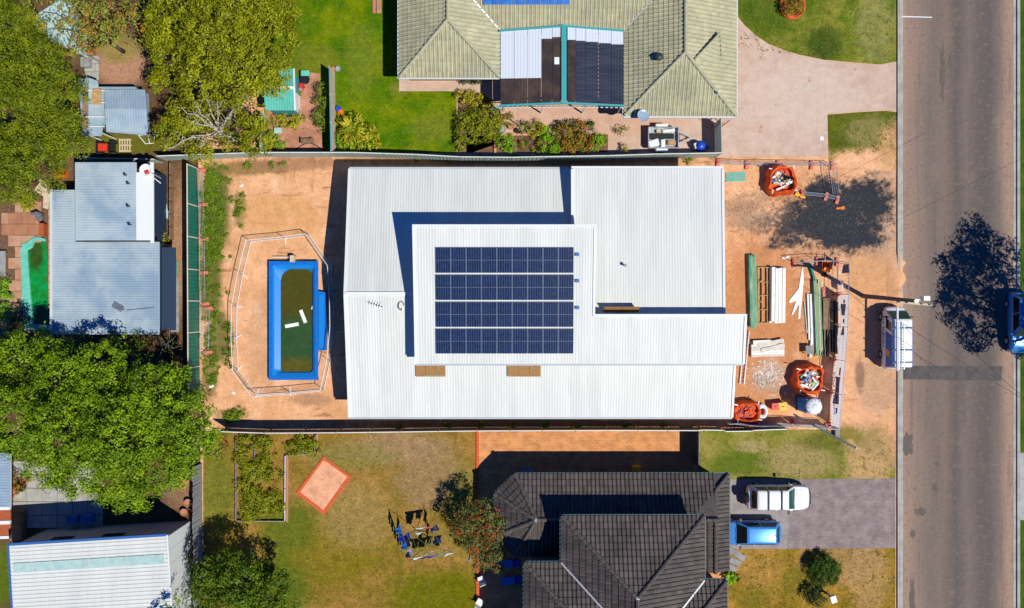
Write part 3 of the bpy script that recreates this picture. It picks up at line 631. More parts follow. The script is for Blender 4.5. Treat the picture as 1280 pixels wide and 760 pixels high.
# solar array: 4 rows of 9, each panel a thing
ordn = ['first','second','third','fourth','fifth','sixth','seventh','eighth','ninth']
th = math.atan(1.45/9.34)
def onup(px, py, dz=.0):
    """where the line of sight through this pixel meets the raised roof, dz above it"""
    x, y, _ = P(px, py); k = 1.45/9.34
    # point = (x,y)*(1-z/H), z = 5.15+k*(Y+4.11)+dz
    t = (5.15 + k*4.11 + dz + k*y)/(1 + k*y/H); return Vector((x*(1-t/H), y*(1-t/H), t))
proto = None; rows = [(309,341.2),(343.2,375.2),(377.2,408.8),(410.8,442.1)]; rowname = ['top row', 'second row', 'third row', 'bottom row']
for r, (ya, yb) in enumerate(rows):
    A = onup(544.2, ya, .07); Bq = onup(717.6, ya, .07); C = onup(544.2, yb, .07); D = (A-C).length; wd = (Bq-A).length/9
    if r == 0: D0, W0 = D, wd
    for c in range(9):
        ctr = (A+C)/2 + (Bq-A).normalized()*wd*(c+.5)
        lab = 'dark blue solar panel, %s from left, %s of the white roof array' % (ordn[c], rowname[r])
        if proto is None:
            proto = thing('solar_panel', lab, 'solar panel', (0,0,0), 'solar panels on the raised white roof')
            w_, d_ = W0/2-.008, D0/2-.004
            for s_ in (-1, 1):
                m = MB(); m.box((0, s_*(d_/2), -.01), (2*w_-.03, d_-.024, .026)); m.build('cell_block', 'solar_cells', proto)
            m = MB()
            for a, b_, c_, e_ in ((0,d_-.008,2*w_,.016),(0,-d_+.008,2*w_,.016),(0,0,2*w_-.03,.018)): m.box((a,b_,-.025), (c_,e_,.042))
            for s_ in (-1,1): m.box((s_*(w_-.0075),0,-.025), (.015,2*d_-.034,.042))
            m.build('frame', 'panel_frame', proto)
            m = MB()
            for s_ in (-.5,.5): m.box((0,s_*d_,-.06), (2*w_,.05,.034))
            m.build('mounting_rail', 'galv', proto); o = proto
        else: o = dup(proto, (0,0,0), 0, lab, 'solar panels on the raised white roof')
        o.location = ctr; o.rotation_euler = (th, 0, 0)
for i, (px, py, wd_) in enumerate(((721.5,318,'top'),(721.5,351,'middle'),(721.5,384.5,'bottom'))):
    p = onup(px, py, .02); t = thing('isolator_box', 'small blue grey isolator box beside the solar array, %s of three' % wd_, 'isolator', p, 'isolators beside the solar array')
    m = MB(); m.box(p, (.26,.2,.12), 0, th); m.build('box', 'toilet_blue', t); m = MB(); m.tube(p+Vector((-.4,.05,.05)), p+Vector((-.1,.05,.05)), .025); m.build('conduit', 'galv', t)
# ply hatch covers on the lower roof
def onsouth(px, py):
    x, y, _ = P(px, py); k = (ZR-ZE)/(YR-YS); t = (ZE - k*YS + k*y)/(1 + k*y/H); return Vector((x*(1-t/H), y*(1-t/H), t))
ths = math.atan((ZR-ZE)/(YR-YS))
for (x0, x1, y0, y1, lab) in ((519.8,557,456.5,470.5,'brown plywood cover on the lower white roof, left one with a thin green strip'),(634,676,456.5,470.5,'brown plywood cover of three boards on the lower white roof below the solar array')):
    a, b_ = onsouth(x0, y1), onsouth(x1, y0); c = (a+b_)/2 + Vector((0,0,.07)); t = thing('plywood_cover', lab, 'plywood', c)
    n = 3; wd_ = (b_.x-a.x)/n
    for i in range(n): m = MB(); m.box((a.x+wd_*(i+.5), c.y, c.z), (wd_-.015, b_.y-a.y, .05), 0, ths); m.build('board', 'ply', t)
    if x0 < 600: m = MB(); m.box((c.x+.2, c.y-.27, c.z+.02), (1.4,.05,.04), 0, ths); m.build('batten', 'green_board', t)
p = Vector((6.66+.6, -.62, 4.56)); a = P(754,388,4.6); b_ = P(798,388,4.6)
t = thing('plywood_board', 'brown plywood boards standing in the shadow gap between two white roofs', 'plywood', (a[0], -.6, 4.55))
for i in range(2): m = MB(); wd_ = (b_[0]-a[0])/2; m.box((a[0]+wd_*(i+.5), -.56, 4.56), (wd_-.02, .05, .75), 0, math.radians(-28)); m.build('board', 'ply', t)
# fallen antenna, coil of cable, vent pipe
p = onsouth(469, 380); t = thing('tv_antenna', 'fallen grey aerial lying on the white roof near the left ridge', 'antenna', p)
m = MB(); z = Vector((0,0,.08)); m.tube(p+z+Vector((-.5,.15,0)), p+z+Vector((.5,-.2,0)), .03); m.build('boom', 'dark_steel', t)
m = MB(); [m.tube(p+z+Vector((-.4+.18*i,.12-.06*i-.2,.03)), p+z+Vector((-.3+.18*i,.12-.06*i+.22,.03)), .02) for i in range(5)]; m.build('elements', 'galv', t)
p = onsouth(501.5, 382) + Vector((0,0,.05)); m = MB()
for k in range(3):
    pts = [p + Vector((math.cos(q)*(.16+.03*k), math.sin(q)*(.26+.03*k), .02*k)) for q in np.linspace(0, 5.6, 14)]
    for u, v in zip(pts[:-1], pts[1:]): m.tube(u, v, .018, n=5)
tag(m.build('cable_coil', 'steel'), 'coil of grey cable lying on the white roof beside the raised wall', 'cable')
a = P(781, 332, 4.4); t = thing('vent_pipe', 'short dark vent pipe with cowl on the right white roof', 'vent pipe', a)
m = MB(); m.lathe([(.06,0),(.06,.35)], a, 10); m.build('pipe', 'dark_steel', t); m = MB(); m.lathe([(.11,.3),(.12,.38),(.05,.46)], a, 10); m.build('cowl', 'galv', t)
# ---------------------------------------------------------------- cream tiled house (top)
t = thing('tiled_house', 'house with cream green tiled hip roof and white patio cover beside the pink driveway', 'house', (4, 20, 0)); ne = t
E, k = 2.6, .443; R1, R2 = E+k*3.61, E+k*4.02
faces = [
 [(-8.09,16.24,E),(-4.48,19.85,R1),(-4.48,28,R1),(-8.09,28,E)], [(-8.09,16.24,E),(-.87,16.24,E),(-4.48,19.85,R1)],
 [(-.87,16.24,E),(-.87,19.63,E),(-4.48,23.24,R1),(-4.48,19.85,R1)], [(-.87,19.63,E),(8.04,19.63,E),(12.06,23.65,R2),(-4.48,23.65,R2),(-4.48,23.24,R1)],
 [(8.04,13.49,E),(8.04,19.63,E),(12.06,23.65,R2),(12.06,17.51,R2)], [(8.04,13.49,E),(16.08,13.49,E),(12.06,17.51,R2)], [(16.08,13.49,E),(16.08,28,E),(12.06,28,R2),(12.06,17.51,R2)],
 [(-4.48,23.65,R2),(12.06,23.65,R2),(12.06,28,R2-.8),(-4.48,28,R2-.8)]]
for f in faces: tiles(t, f, 'cream_tile', .30, .36, .075, lip=.045); deck(t, f, .16, 'fascia', gap=.03)
caps(t, [(-8.05,16.28,E),(-4.48,19.85,R1),(-4.48,28,R1)], 'cream_cap'); caps(t, [(-.9,16.27,E),(-4.48,19.85,R1)], 'cream_cap')
caps(t, [(8.08,13.53,E),(12.06,17.51,R2),(12.06,28,R2)], 'cream_cap'); caps(t, [(16.04,13.53,E),(12.06,17.51,R2)], 'cream_cap')
def valley(par, a, b): m = MB(); m.beam(Vector(a)+Vector((0,0,.075)), Vector(b)+Vector((0,0,.12)), .11, .02); m.build('valley_flashing', 'valley_metal', par)
valley(t, (-.87,19.63,E), (-4.48,23.24,R1)); valley(t, (8.04,19.63,E), (12.06,23.65,R2))
A, B_, C = Vector(P(868,75,4.22)), Vector(P(900,41,3.62)), Vector(P(902,75,3.42))
tiles(t, [A, B_, C], 'cream_tile'); caps(t, [A, B_], 'cream_cap', .08); caps(t, [B_, C], 'cream_cap', .06)
m = MB(); m.prism([A, B_, C], [A.z-.8, B_.z-.9, C.z-.9], [A.z-.03, B_.z-.03, C.z-.03]); m.build('gablet_base', 'fascia', t)
for a, b in (((-8.16,16.2,E),(-.85,16.2,E)),((8.0,13.42,E),(16.15,13.42,E))): gutter(t, a, b, 'fascia')
for a, b in (((-8.16,16.2,E),(-8.16,28,E)),((16.15,13.42,E),(16.15,28,E)),((7.98,13.42,E),(7.98,14.2,E))): gutter(t, a, b, 'fascia')
for r_ in ((-7.6,16.75,-1.35,27.5),(-1.35,20.2,8.6,27.5),(8.6,14.0,15.55,27.5)): m = MB(); m.prism([(r_[0],r_[1]),(r_[2],r_[1]),(r_[2],r_[3]),(r_[0],r_[3])], 0, 2.46); m.build('wall', 'brick_wall', t)
for x, y, wx in ((-4.5,16.73,2.2),(10.5,13.98,1.8),(13.5,13.98,1.8)): m = MB(); m.box((x,y,1.0),(wx,.05,1.1)); f = m.build('window','glass_dark',t); m = MB(); m.box((x,y-.02,.93),(wx+.2,.1,.07)); m.build('sill','white_metal',f)
a = Vector(P(823,72,3.7)); m = MB(); m.lathe([(.2,-.15),(.2,.12),(.26,.14),(.3,.24),(.2,.36),(.06,.4)], a, 14); m.build('roof_ventilator','dark_steel', t)
m = MB(); q = Vector((14.55,14.9,E+k*1.4+.05)); m.lathe([(.05,-.1),(.05,.5)], q, 8); m.build('vent_pipe','white_metal', t)
# patio cover
t = thing('patio_cover', 'patio cover of white and dark tinted sheets with teal trim joined to the tiled house', 'patio cover', (3.7, 14.3, 0))
zx = lambda x: 2.74 + .26*(1-abs(x-3.71)/4.6)
def psheet(x0, x1, y0, y1, mt):
    xa, xb = P(x0,0,2.85)[0]+.012, P(x1,0,2.85)[0]-.012; ya, yb = P(0,y0,2.85)[1], P(0,y1,2.85)[1]; n = max(2, int((xb-xa)/.1)); m = MB()
    for i in range(n):
        u, v = xa+(xb-xa)*i/n, xa+(xb-xa)*(i+1)/n; w_ = (u+v)/2; h = .022
        m.add([(u,yb,zx(u)),(w_,yb,zx(w_)+h),(w_,ya,zx(w_)+h),(u,ya,zx(u)),(v,yb,zx(v)),(v,ya,zx(v))], [(0,1,2,3),(1,4,5,2)])
    m.build('roof_sheet', mt, t)
yt = lambda x: 38.3 - 5*(1-abs(x-704)/80); yb_ = lambda x: 131.5 - 3.5*(1-abs(x-704)/80)
for i in range(3):
    x0, x1 = 625.5+17*i, 642.5+17*i; c = (x0+x1)/2; psheet(x0, x1, yt(c), 97.7, 'poly_white'); psheet(x0, x1, 98, yb_(c), 'poly_dark')
for x0, x1 in ((676.5,690),(690,701)): c = (x0+x1)/2; psheet(x0, x1, yt(c), 50-(c-676)*.15, 'poly_white'); psheet(x0, x1, 50.3-(c-676)*.15, yb_(c), 'poly_dark')
for i, (x0, x1) in enumerate(((709,719.5),(719.5,732),(732,748),(748,764),(764,779.5))):
    c = (x0+x1)/2; psheet(x0, x1, yt(c), 50+(c-708)*.08, 'poly_white'); psheet(x0, x1, 50.4+(c-708)*.08, yb_(c), 'poly_dark' if i < 1 else 'poly_blue')
m = MB(); m.beam(P(705,31,3.08), P(705,130,3.08), .36, .1); m.build('ridge_beam', 'teal_trim', t)
for y0, y1 in ((38.5,32.5),(132.2,128.8)):
    m = MB(); m.beam(P(624,y0,2.8), P(705,y1,3.04), .13, .14); m.beam(P(705,y1,3.04), P(780,y0,2.8), .13, .14); m.build('edge_beam', 'teal_trim', t)
for x in (626, 678, 732, 778):
    m = MB(); a = P(x,131,2.7); m.beam((a[0],a[1]+.05,0), (a[0],a[1]+.05,2.72), .09, .09); m.build('post', 'white_metal', t)
m = MB()
for i in range(26): a = P(626+6*i, 133.5-1.2*(1-abs(626+6*i-704)/78), 2.55); m = MB(); m.box(a, (.2,.04,.3), 0, .5); m.build('fringe_slat', 'fence_white', t)
m = MB(); a = Vector(P(696,76,3.0)); m.box(a, (.34,.5,.03)); m.build('clear_patch', 'white_plastic', t)
# bright panels at the top edge
for i in range(6):
    x0 = -2.02 + 1.02*i; y = 21.18; s0 = thing('solar_panel', 'bright blue solar panel on the cream tiles at the top edge, %s from the left' % ordn[i], 'solar panel', (x0+.5, y, E+k*(y-19.63)+.13), 'panels on the tiled roof')
    an = math.atan(k); m = MB(); m.box((x0+.5, y+.78*math.cos(an), E+k*(y-19.63)+.13+.78*math.sin(an)), (.95,1.54,.03), 0, an); m.build('cells', 'van_blue_sign', s0)
    m = MB(); m.box((x0+.5, y+.78*math.cos(an), E+k*(y-19.63)+.115+.78*math.sin(an)), (1.0,1.6,.03), 0, an); m.build('frame', 'panel_frame', s0)
t = thing('satellite_dish', 'round grey satellite dish on the eave of the cream tiled roof', 'satellite dish', P(803,140,2.6))
c = Vector(P(803.5,145,3.2)); m = MB(); ax = Vector((.25,.15,.95)).normalized(); u = ax.orthogonal().normalized(); v = ax.cross(u); n = 18
vs = [c]; fs = []
for j, (r, h) in enumerate(((.2,.01),(.33,.04),(.45,.09))): vs += [c + (u*math.cos(2*math.pi*i/n) + v*math.sin(2*math.pi*i/n))*r + ax*h for i in range(n)]
fs += [(0, 1+i, 1+(i+1)%n) for i in range(n)]
for j in (0,1): fs += [(1+j*n+i, 1+(j+1)*n+i, 1+(j+1)*n+(i+1)%n, 1+j*n+(i+1)%n) for i in range(n)]
m.add(vs, fs); m.build('dish', 'blue_grey_roof', t, True); m = MB(); m.tube(c, (c.x-.2,c.y+.1,2.7), .03); m.tube(c+v*.3, c+ax*.55, .015); m.build('bracket', 'galv', t)

# ---------------------------------------------------------------- dark tiled two-storey house (bottom)
t = thing('dark_tiled_house', 'two storey house with dark brown tiled hip roofs behind the brick paving', 'house', (7, -20, 0))
E, k = 2.75, .42; ap = (1.70,-15.1,E+k*2.96)
oc = [(.17,-12.14,E),(-1.26,-13.57,E),(-1.26,-16.63,E),(.17,-18.06,E)]
L = [[(.17,-12.14,E),(15.52,-12.14,E),(14.44,-13.22,E+k*1.08),(14.44,-15.1,ap[2]),ap], [oc[1],oc[0],ap],[oc[2],oc[1],ap],[oc[3],oc[2],ap],[oc[3],ap,(4.2,-15.1,ap[2]),(4.2,-18.06,E)],
     [(15.52,-12.14,E),(15.52,-19.1,E),(14.44,-19.1,E+k*1.08),(14.44,-13.22,E+k*1.08)], [(14.42,-15.1,E+k*1.08),(14.42,-19.1,E+k*1.08),(12.6,-19.1,E+.2),(12.6,-15.1,E+.2)]]
for f in L: tiles(t, f, 'dark_tile', .30, .45, .045, lip=.06); deck(t, f, .16, 'dark_cap', gap=.03)
E2 = 5.6; zA = E2 + k*4.87
U = [[(3.34,-14.4,E2),(13.08,-14.4,E2),(8.21,-19.27,zA)], [(3.34,-14.4,E2),(3.34,-17.57,E2),(8.21,-22.44,zA),(8.21,-19.27,zA)],
     [(.83,-17.57,E2),(3.34,-17.57,E2),(8.21,-22.44,zA),(5.7,-22.44,zA)], [(.83,-17.57,E2),(5.7,-22.44,zA),(5.7,-28,zA),(.83,-28,E2)],
     [(13.08,-14.4,E2),(13.08,-18.77,E2),(8.21,-23.64,zA),(8.21,-19.27,zA)], [(13.08,-18.77,E2),(14.6,-18.77,E2),(9.73,-23.64,zA),(8.21,-23.64,zA)], [(14.6,-18.77,E2),(14.6,-28,E2),(9.73,-28,zA),(9.73,-23.64,zA)],
     [(5.7,-22.44,zA),(8.21,-22.44,zA),(8.21,-23.64,zA),(9.73,-23.64,zA),(9.73,-28,zA),(5.7,-28,zA)]]
for f in U[:-1]: tiles(t, f, 'dark_tile', .30, .45, .045, lip=.06); deck(t, f, .16, 'dark_cap', gap=.03)
for pts in ([oc[0],ap],[oc[1],ap],[oc[2],ap],[oc[3],ap],[ap,(14.44,-15.1,ap[2])],[(15.5,-12.16,E),(14.44,-13.22,E+k*1.08),(14.44,-19.1,E+k*1.08)],
            [(3.36,-14.42,E2),(8.21,-19.27,zA),(13.06,-14.42,E2)],[(8.21,-19.27,zA),(8.21,-23.64,zA)],[(.85,-17.59,E2),(5.7,-22.44,zA)],[(14.58,-18.79,E2),(9.73,-23.64,zA)]): caps(t, pts, 'dark_cap', .14)
valley(t, (3.34,-17.57,E2+.02), (8.21,-22.44,zA+.02)); valley(t, (13.08,-18.77,E2+.02), (8.21,-23.64,zA+.02))
m = MB(); m.lathe([(.15,-.02),(.13,.06),(.04,.1)], (ap[0],ap[1],ap[2]+.1), 10); m.build('hip_cap', 'valley_metal', t); m = MB(); m.lathe([(.15,-.02),(.13,.06),(.04,.1)], (8.21,-19.27,zA+.1), 10); m.build('hip_cap', 'valley_metal', t)
for a, b in (((.15,-12.08,E),(15.58,-12.08,E)),((15.59,-12.08,E),(15.59,-19.1,E)),((-1.33,-13.57,E),(-1.33,-16.6,E)),((-1.3,-13.5,E),(.12,-12.1,E)),((3.28,-14.33,E2),(13.14,-14.33,E2)),((3.27,-14.4,E2),(3.27,-17.5,E2)),((.76,-17.5,E2),(3.2,-17.5,E2)),((.76,-17.6,E2),(.76,-28,E2)),((13.15,-14.4,E2),(13.15,-18.7,E2)),((13.2,-18.7,E2),(14.67,-18.7,E2)),((14.67,-18.8,E2),(14.67,-28,E2))): gutter(t, a, b, 'gutter_teal', .03)
m = MB(); m.prism([(.4,-12.7),(15,-12.7),(15,-18.6),(14.1,-18.6),(14.1,-27.5),(1.3,-27.5),(1.3,-17.5),(.4,-17.5),(-.7,-16.4),(-.7,-13.8)], 0, 2.6); m.build('wall', 'brick_wall', t)
m = MB(); m.prism([(3.8,-14.9),(12.6,-14.9),(12.6,-19.2),(14.1,-19.2),(14.1,-27.5),(1.3,-27.5),(1.3,-18.0),(3.8,-18.0)], 2.6, 5.45); m.build('upper_wall', 'brick_wall', t)
for x in (4,8,12): m = MB(); m.box((x,-12.68,.9),(1.8,.05,1.2)); m.build('window','glass_dark',t)
for x in (6,10): m = MB(); m.box((x,-14.88,3.6),(1.6,.05,1.1)); m.build('window','glass_dark',t)

# ---------------------------------------------------------------- metal roofed house on the left
t = thing('metal_roofed_house', 'house with pale blue grey metal roof between the green pool and the green fence', 'house', (-29,3,0))
RB = ribs(.17,.02,4)
up = [(-30.84,4.5,3.45),(-26.55,4.5,3.45),(-26.55,10,3.55),(-30.84,10,3.55)]; fl = [(-26.54,4.5,3.45),(-25.55,4.5,3.45),(-25.55,9.3,3.5),(-26.54,9.3,3.5)]
lo1 = [(-32.8,4.42,2.85),(-30.55,4.42,2.95),(-30.55,8.15,2.95),(-32.8,8.15,2.85)]; lo2 = [(-32.8,-2.17,2.85),(-25.1,-2.17,3.15),(-25.1,4.42,3.15),(-32.8,4.42,2.85)]
for q in (up, lo1, lo2): strip(t, q, (1,0,0), .72, RB, 'west_roof'); deck(t, q, .16)
m = MB(); m.prism(fl, [v[2]-.2 for v in fl], [v[2]+.03 for v in fl]); m.build('white_roof_panel', 'white_metal', t)
m = MB(); m.beam((-25.42,4.3,3.45),(-25.42,10,3.5),.24,.1); m.build('gutter','white_metal',t); m = MB(); m.beam((-32.9,-2.2,2.86),(-32.9,8.2,2.86),.18,.1); m.build('gutter','fascia',t)
m = MB(); m.beam((-30.84,4.44,3.4),(-25.6,4.44,3.4),.08,.18); m.build('step_flashing','dark_steel',t)
m = MB(); m.prism([(-32.4,-1.8),(-25.5,-1.8),(-25.5,4.4),(-25.9,4.6),(-25.9,9.6),(-30.4,9.6),(-30.4,7.8),(-32.4,7.8)], 0, 2.65); m.build('wall','navy_wall',t)
m = MB(); m.prism([(-30.4,4.7),(-25.9,4.7),(-25.9,9.6),(-30.4,9.6)], 2.65, 3.25); m.build('upper_wall','navy_wall',t)
m = MB(); c = Vector((-28.0,-.2,3.12)); m.box(c,(.75,.42,.05),-.5); m.box(c+Vector((.3,-.15,0)),(.35,.1,.1),-.5); m.build('roof_plate','steel',t)
m = MB(); m.beam(c+Vector((.6,-.25,.03)), c+Vector((2.6,-.05,.09)), .03,.02); m.build('cable','steel',t)
for x,y in ((-27.2,9.1),(-27.0,8.5),(-27.0,6.9),(-26.9,5.6)): m = MB(); m.lathe([(.05,0),(.05,.3),(.1,.32),(.08,.4)],(x,y,3.5),8); m.build('vent','dark_steel',t)
m = MB(); m.prism([(-25.4,-1.9),(-24.4,-1.9),(-24.4,4.1),(-25.4,4.1)], 1.9, 2.0); m.build('side_slab','navy_wall',t)  # flat dark navy slab along the right side of the house

# ---------------------------------------------------------------- big white shed (bottom left)
t = thing('white_shed', 'large white ribbed metal shed with a row of skylights, bottom left corner', 'shed', (-30,-20,0))
A = Vector((-34.86,-16.92,0)); B_ = Vector((-24.12,-16.26,0)); d = (B_-A).normalized(); s_ = Vector((d.y,-d.x,0)); hz = Vector((0,0,4.35))
q = [A+hz-d*.1-s_*.1, B_+hz+d*.12-s_*.1, B_+hz+d*.12+s_*14, A+hz-d*.1+s_*14]
strip(t, q, d, .82, ribs(.27,.035,3), 'white_roof'); deck(t, q, .12)
m = MB(); m.prism([A,B_,B_+s_*13.9,A+s_*13.9], 0, 4.2); m.build('wall','grey_slab',t)
for i in range(9):
    u, v = A+d*(10.76*i/9), A+d*(10.76*(i+1)/9); m = MB(); m.prism([u+d*.015-s_*.03, v-d*.015-s_*.03, v-d*.015-s_*.002, u+d*.015-s_*.002], 0, 4.2); m.build('wall_panel','concrete',t)  # north panels grey, not white: the wall's shade is put into their colour
for i in range(14):
    u = B_+s_*(13.9*i/14); v = B_+s_*(13.9*(i+1)/14); m = MB(); m.prism([u+s_*.01+d*.002, v-s_*.01+d*.002, v-s_*.01+d*.03, u+s_*.01+d*.03], 0, 4.2); m.build('wall_panel','white_metal',t)
for f in (.26,.6): m = MB(); c = A+d*(10.76*f)-s_*.05; m.box((c.x,c.y,2.6),(1.5,.06,.6),math.atan2(d.y,d.x)); m.build('window','glass_dark',t)
for i in range(8):
    u = A+hz+d*(.12+10.55*i/8)+s_*1.12; v = u+d*1.25; m = MB(); m.prism([u,v,v+s_*.66,u+s_*.66], 4.37, 4.42); m.build('skylight_panel','pale_teal_roof',t)
m = MB(); m.beam(A+Vector((0,0,4.24))-s_*.18-d*.2, B_+Vector((0,0,4.24))-s_*.18+d*.2, .16,.16); m.build('gutter','toilet_blue',t)  # blue puts the shade on the eave into the gutter's colour
m = MB(); m.beam(A+Vector((0,0,4.3))-d*.17-s_*.2, A+Vector((0,0,4.3))-d*.17+s_*14, .14,.14); m.build('barge','toilet_blue',t)
m = MB(); m.beam(B_+Vector((0,0,4.38))+d*.16-s_*.2, B_+Vector((0,0,4.38))+d*.16+s_*14, .1,.08); m.build('barge','white_metal',t)
# edge of a grey roofed house cut by the left edge
t = thing('grey_roofed_house', 'edge of a grey roofed house with terracotta verandah strips at the far left', 'house', (-38,-14,0))
q = PP([(-90,556),(13,567),(13,634),(-90,634)], 2.9); strip(t, q, (1,0,0), .8, ribs(.2,.02,4), 'blue_grey_roof'); deck(t, q, .15)
for y0, y1, mt, nm in ((634.5,640,'white_metal','gutter'),(640.5,653,'terracotta','verandah_strip'),(653.5,658,'white_metal','gutter'),(658.5,672,'terracotta','verandah_strip'),(672.5,676,'white_metal','gutter')):
    m = MB(); m.prism(PP([(-90,y0),(13,y0-3),(13,y1-3),(-90,y1)],2.7), 2.6, 2.72+(.06 if 'gut' in nm else 0)); m.build(nm, mt, t)
m = MB(); m.prism(PP([(-90,566),(10,576),(10,668),(-90,668)],0), 0, 2.55); m.build('wall','render_wall',t)

# ---------------------------------------------------------------- sheds of the upper left gardens
t = thing('garden_shed', 'small blue grey metal shed with a ridge in the upper left garden', 'shed', P(158,140,0))
a, b, c, d_, e, f = [P(*q) for q in ((131,112,2.3),(181,112,2.3),(131,136,2.75),(183,136,2.75),(133,163,2.25),(185,167,2.25))]
RS = ribs(.19,.03,4)
for q in ([c,d_,b,a],[e,f,d_,c]): strip(t, q, Vector(q[3])-Vector(q[0]), .76, RS, 'blue_grey_roof'); deck(t, q, .1, 'west_roof')
m = MB(); m.prism(PP([(136,118),(186,118),(188,166),(138,163)],0), 0, 2.1); m.build('wall','west_roof',t); m = MB(); m.beam(Vector(e)+Vector((0,-.05,-.05)),Vector(f)+Vector((0,-.05,-.05)),.14,.1); m.build('gutter','blue_grey_roof',t)
t = thing('carport', 'grey lean to carport with open white frame beside the small metal shed', 'carport', P(112,140,0))
q = PP([(97,100,2.3),(110,97,2.4),(110,172,2.4),(104,172,2.3)]); strip(t, q, (1,0,0), .76, RS, 'blue_grey_roof')
q = PP([(110.5,97,2.4),(122,101,2.3),(130,150,2.25),(127,170,2.25),(110.5,170,2.4)]); m = MB(); m.prism(q,[v[2]-.04 for v in q],[v[2] for v in q]); m.build('roof_sheet','west_roof',t)
for y in (113,128,146,158): m = MB(); m.beam(P(108,y,2.5),P(131,y,2.45),.07,.07); m.build('rafter','white_metal',t)
m = MB(); m.beam(P(106,110,2.46),P(107,160,2.46),.34,.04); m.build('rusty_gutter','dirt_path',t); m = MB(); m.prism(PP([(116,111),(127,111),(126,131),(115,130)],2.5),2.5,2.56); m.build('timber_panel','timber',t)
for x,y in ((108,102),(108,168),(126,166)): m = MB(); p=P(x,y,2.2); m.beam((p[0],p[1],0),(p[0],p[1],2.2),.08,.08); m.build('post','white_metal',t)
t = thing('pale_awning', 'pale teal awning roof seen through the mottled tree, top left', 'awning', P(78,40,0))
q = PP([(44,20),(84,-6),(108,44),(113,74),(92,64),(62,50)],2.4); m = MB(); m.prism(q,2.4,2.46); m.build('roof_sheet','pale_teal_roof',t)
for x,y in ((50,22),(84,2),(108,68)): p=P(x,y,2.4); m=MB(); m.beam((p[0],p[1],0),(p[0],p[1],2.4),.08,.08); m.build('post','galv',t)
sl_ = struct('slab_path', MB().sheet([(x,y,.008) for x,y,_ in PP([(107,70),(124,70),(124,101),(105,97)])]), 'bed_soil'); slab_grid(sl_, 106, 70, 124, 100, 9, 10, ['concrete','kerb_concrete'], z=.012)
m = MB(); m.box(P(111,80),(.6,.7,.5)); m.box((P(111,80)[0],P(111,80)[1],.5),(.66,.76,.06)); tag(m.build('storage_box','grey_slab'),'dark grey box standing on the pale slab path, upper left','box')
# teal garden shed by the lawn
t = thing('teal_shed', 'small teal metal shed with white ridge and door beside the big lawn', 'shed', P(355,115,0))
a, b, c, d_, e, f = [P(*q) for q in ((334,86,2.1),(367,86,2.1),(330,110,2.55),(367.5,110,2.55),(331,138,2.1),(368.5,138,2.1))]
for q in ([c,d_,b,a],[e,f,d_,c]): strip(t, q, Vector(q[3])-Vector(q[0]), .76, RS, 'teal_roof'); deck(t, q, .08, 'teal_trim')
m = MB(); m.beam(Vector(c)+Vector((0,0,.06)),Vector(d_)+Vector((0,0,.06)),.2,.06); m.build('ridge_flashing','white_metal',t)
m = MB(); m.beam(Vector(b)+Vector((.03,0,.02)),Vector(d_)+Vector((.03,0,.02)),.12,.1); m.beam(Vector(d_)+Vector((.03,0,.02)),Vector(f)+Vector((.03,0,.02)),.12,.1); m.build('barge_flashing','white_metal',t)
x0,y0,x1,y1 = a[0]+.15,e[1]+.1,b[0]-.12,a[1]-.12
m = MB(); m.prism([(x0,y0),(x1,y0),(x1,y1),(x0,y1)],0,2.0); m.build('wall','teal_trim',t); m = MB(); m.prism([(x1-.05,y0+.2),(x1-.05,y1-.2),(x1,y1-.2),(x1,y0+.2)],2.0,2.2); m.build('gable','teal_trim',t)
m = MB(); m.box((x1+.03,(y0*.72+y1*.28),0),(.05,1.3,1.9)); m.build('door','white_metal',t)
# ---------------------------------------------------------------- boundary fences
def panel_fence(name, label, tops, hgt, panel_mat, rail_mat, post_mat, cat='fence', rib=.12, thick=.05, rail=.06, step=2.4, ribbed=True, grp=None):
    """tops = photograph pixels of the top edge; infill panels between posts, each its own part"""
    T = [Vector(P(x, y, hgt)) for x, y in tops]; T = [Vector((v.x, v.y, 0)) for v in T]
    t = thing(name, label, cat, T[0], grp)
    pts = [T[0]]
    for a, b in zip(T[:-1], T[1:]):
        n = max(1, round((b-a).length/step)); pts += [a+(b-a)*(i+1)/n for i in range(n)]
    for a, b in zip(pts[:-1], pts[1:]):
        d = (b-a); Ln = d.length; d.normalize(); n_ = Vector((d.y,-d.x,0)); m = MB(); k = max(2, int(Ln/rib)); vs = []; fs = []
        if ribbed:
            for i in range(k+1):
                for off in ((0, .0), (.35, .03)) if i < k else ((0, 0),):
                    u = a + d*(Ln*(i+off[0])/k) + n_*off[1]; vs += [(u.x,u.y,.04),(u.x,u.y,hgt-.05)]
            q = len(vs)//2; fs = [(2*i,2*i+2,2*i+3,2*i+1) for i in range(q-1)]; m.add(vs, fs)
        else: m.prism([a-n_*.012,b-n_*.012,b+n_*.012,a+n_*.012], .04, hgt-.05)
        m.build('infill_panel', panel_mat, t)
        m = MB(); m.beam(a+Vector((0,0,hgt-.03)), b+Vector((0,0,hgt-.03)), rail, .07); m.build('top_rail', rail_mat, t)
    for p in pts: m = MB(); m.box((p.x,p.y,0),(.075,.075,hgt+.01), math.atan2(d.y,d.x)); m.build('post', post_mat, t)
    return t
panel_fence('panel_fence', 'dark green panel fence with cream posts along the left side of the site', [(233.6,205),(233.8,254),(234.2,336),(234.6,416),(235,505)], 2.15, 'fence_green', 'fence_cream', 'fence_cream', rib=.26)
panel_fence('panel_fence', 'long pale green panel fence between the site and the lawn above', [(196,195),(322,190.5),(440,190.5),(520,193),(575,196),(640,196.5),(760,194.5),(820,192.5),(902,191)], 1.8, 'fence_mist', 'fence_white', 'fence_mist', rib=.26)
panel_fence('panel_fence', 'low white topped fence beside the upper left metal shed', [(96,197),(192,199)], 1.5, 'fence_mist', 'fence_white', 'fence_mist')
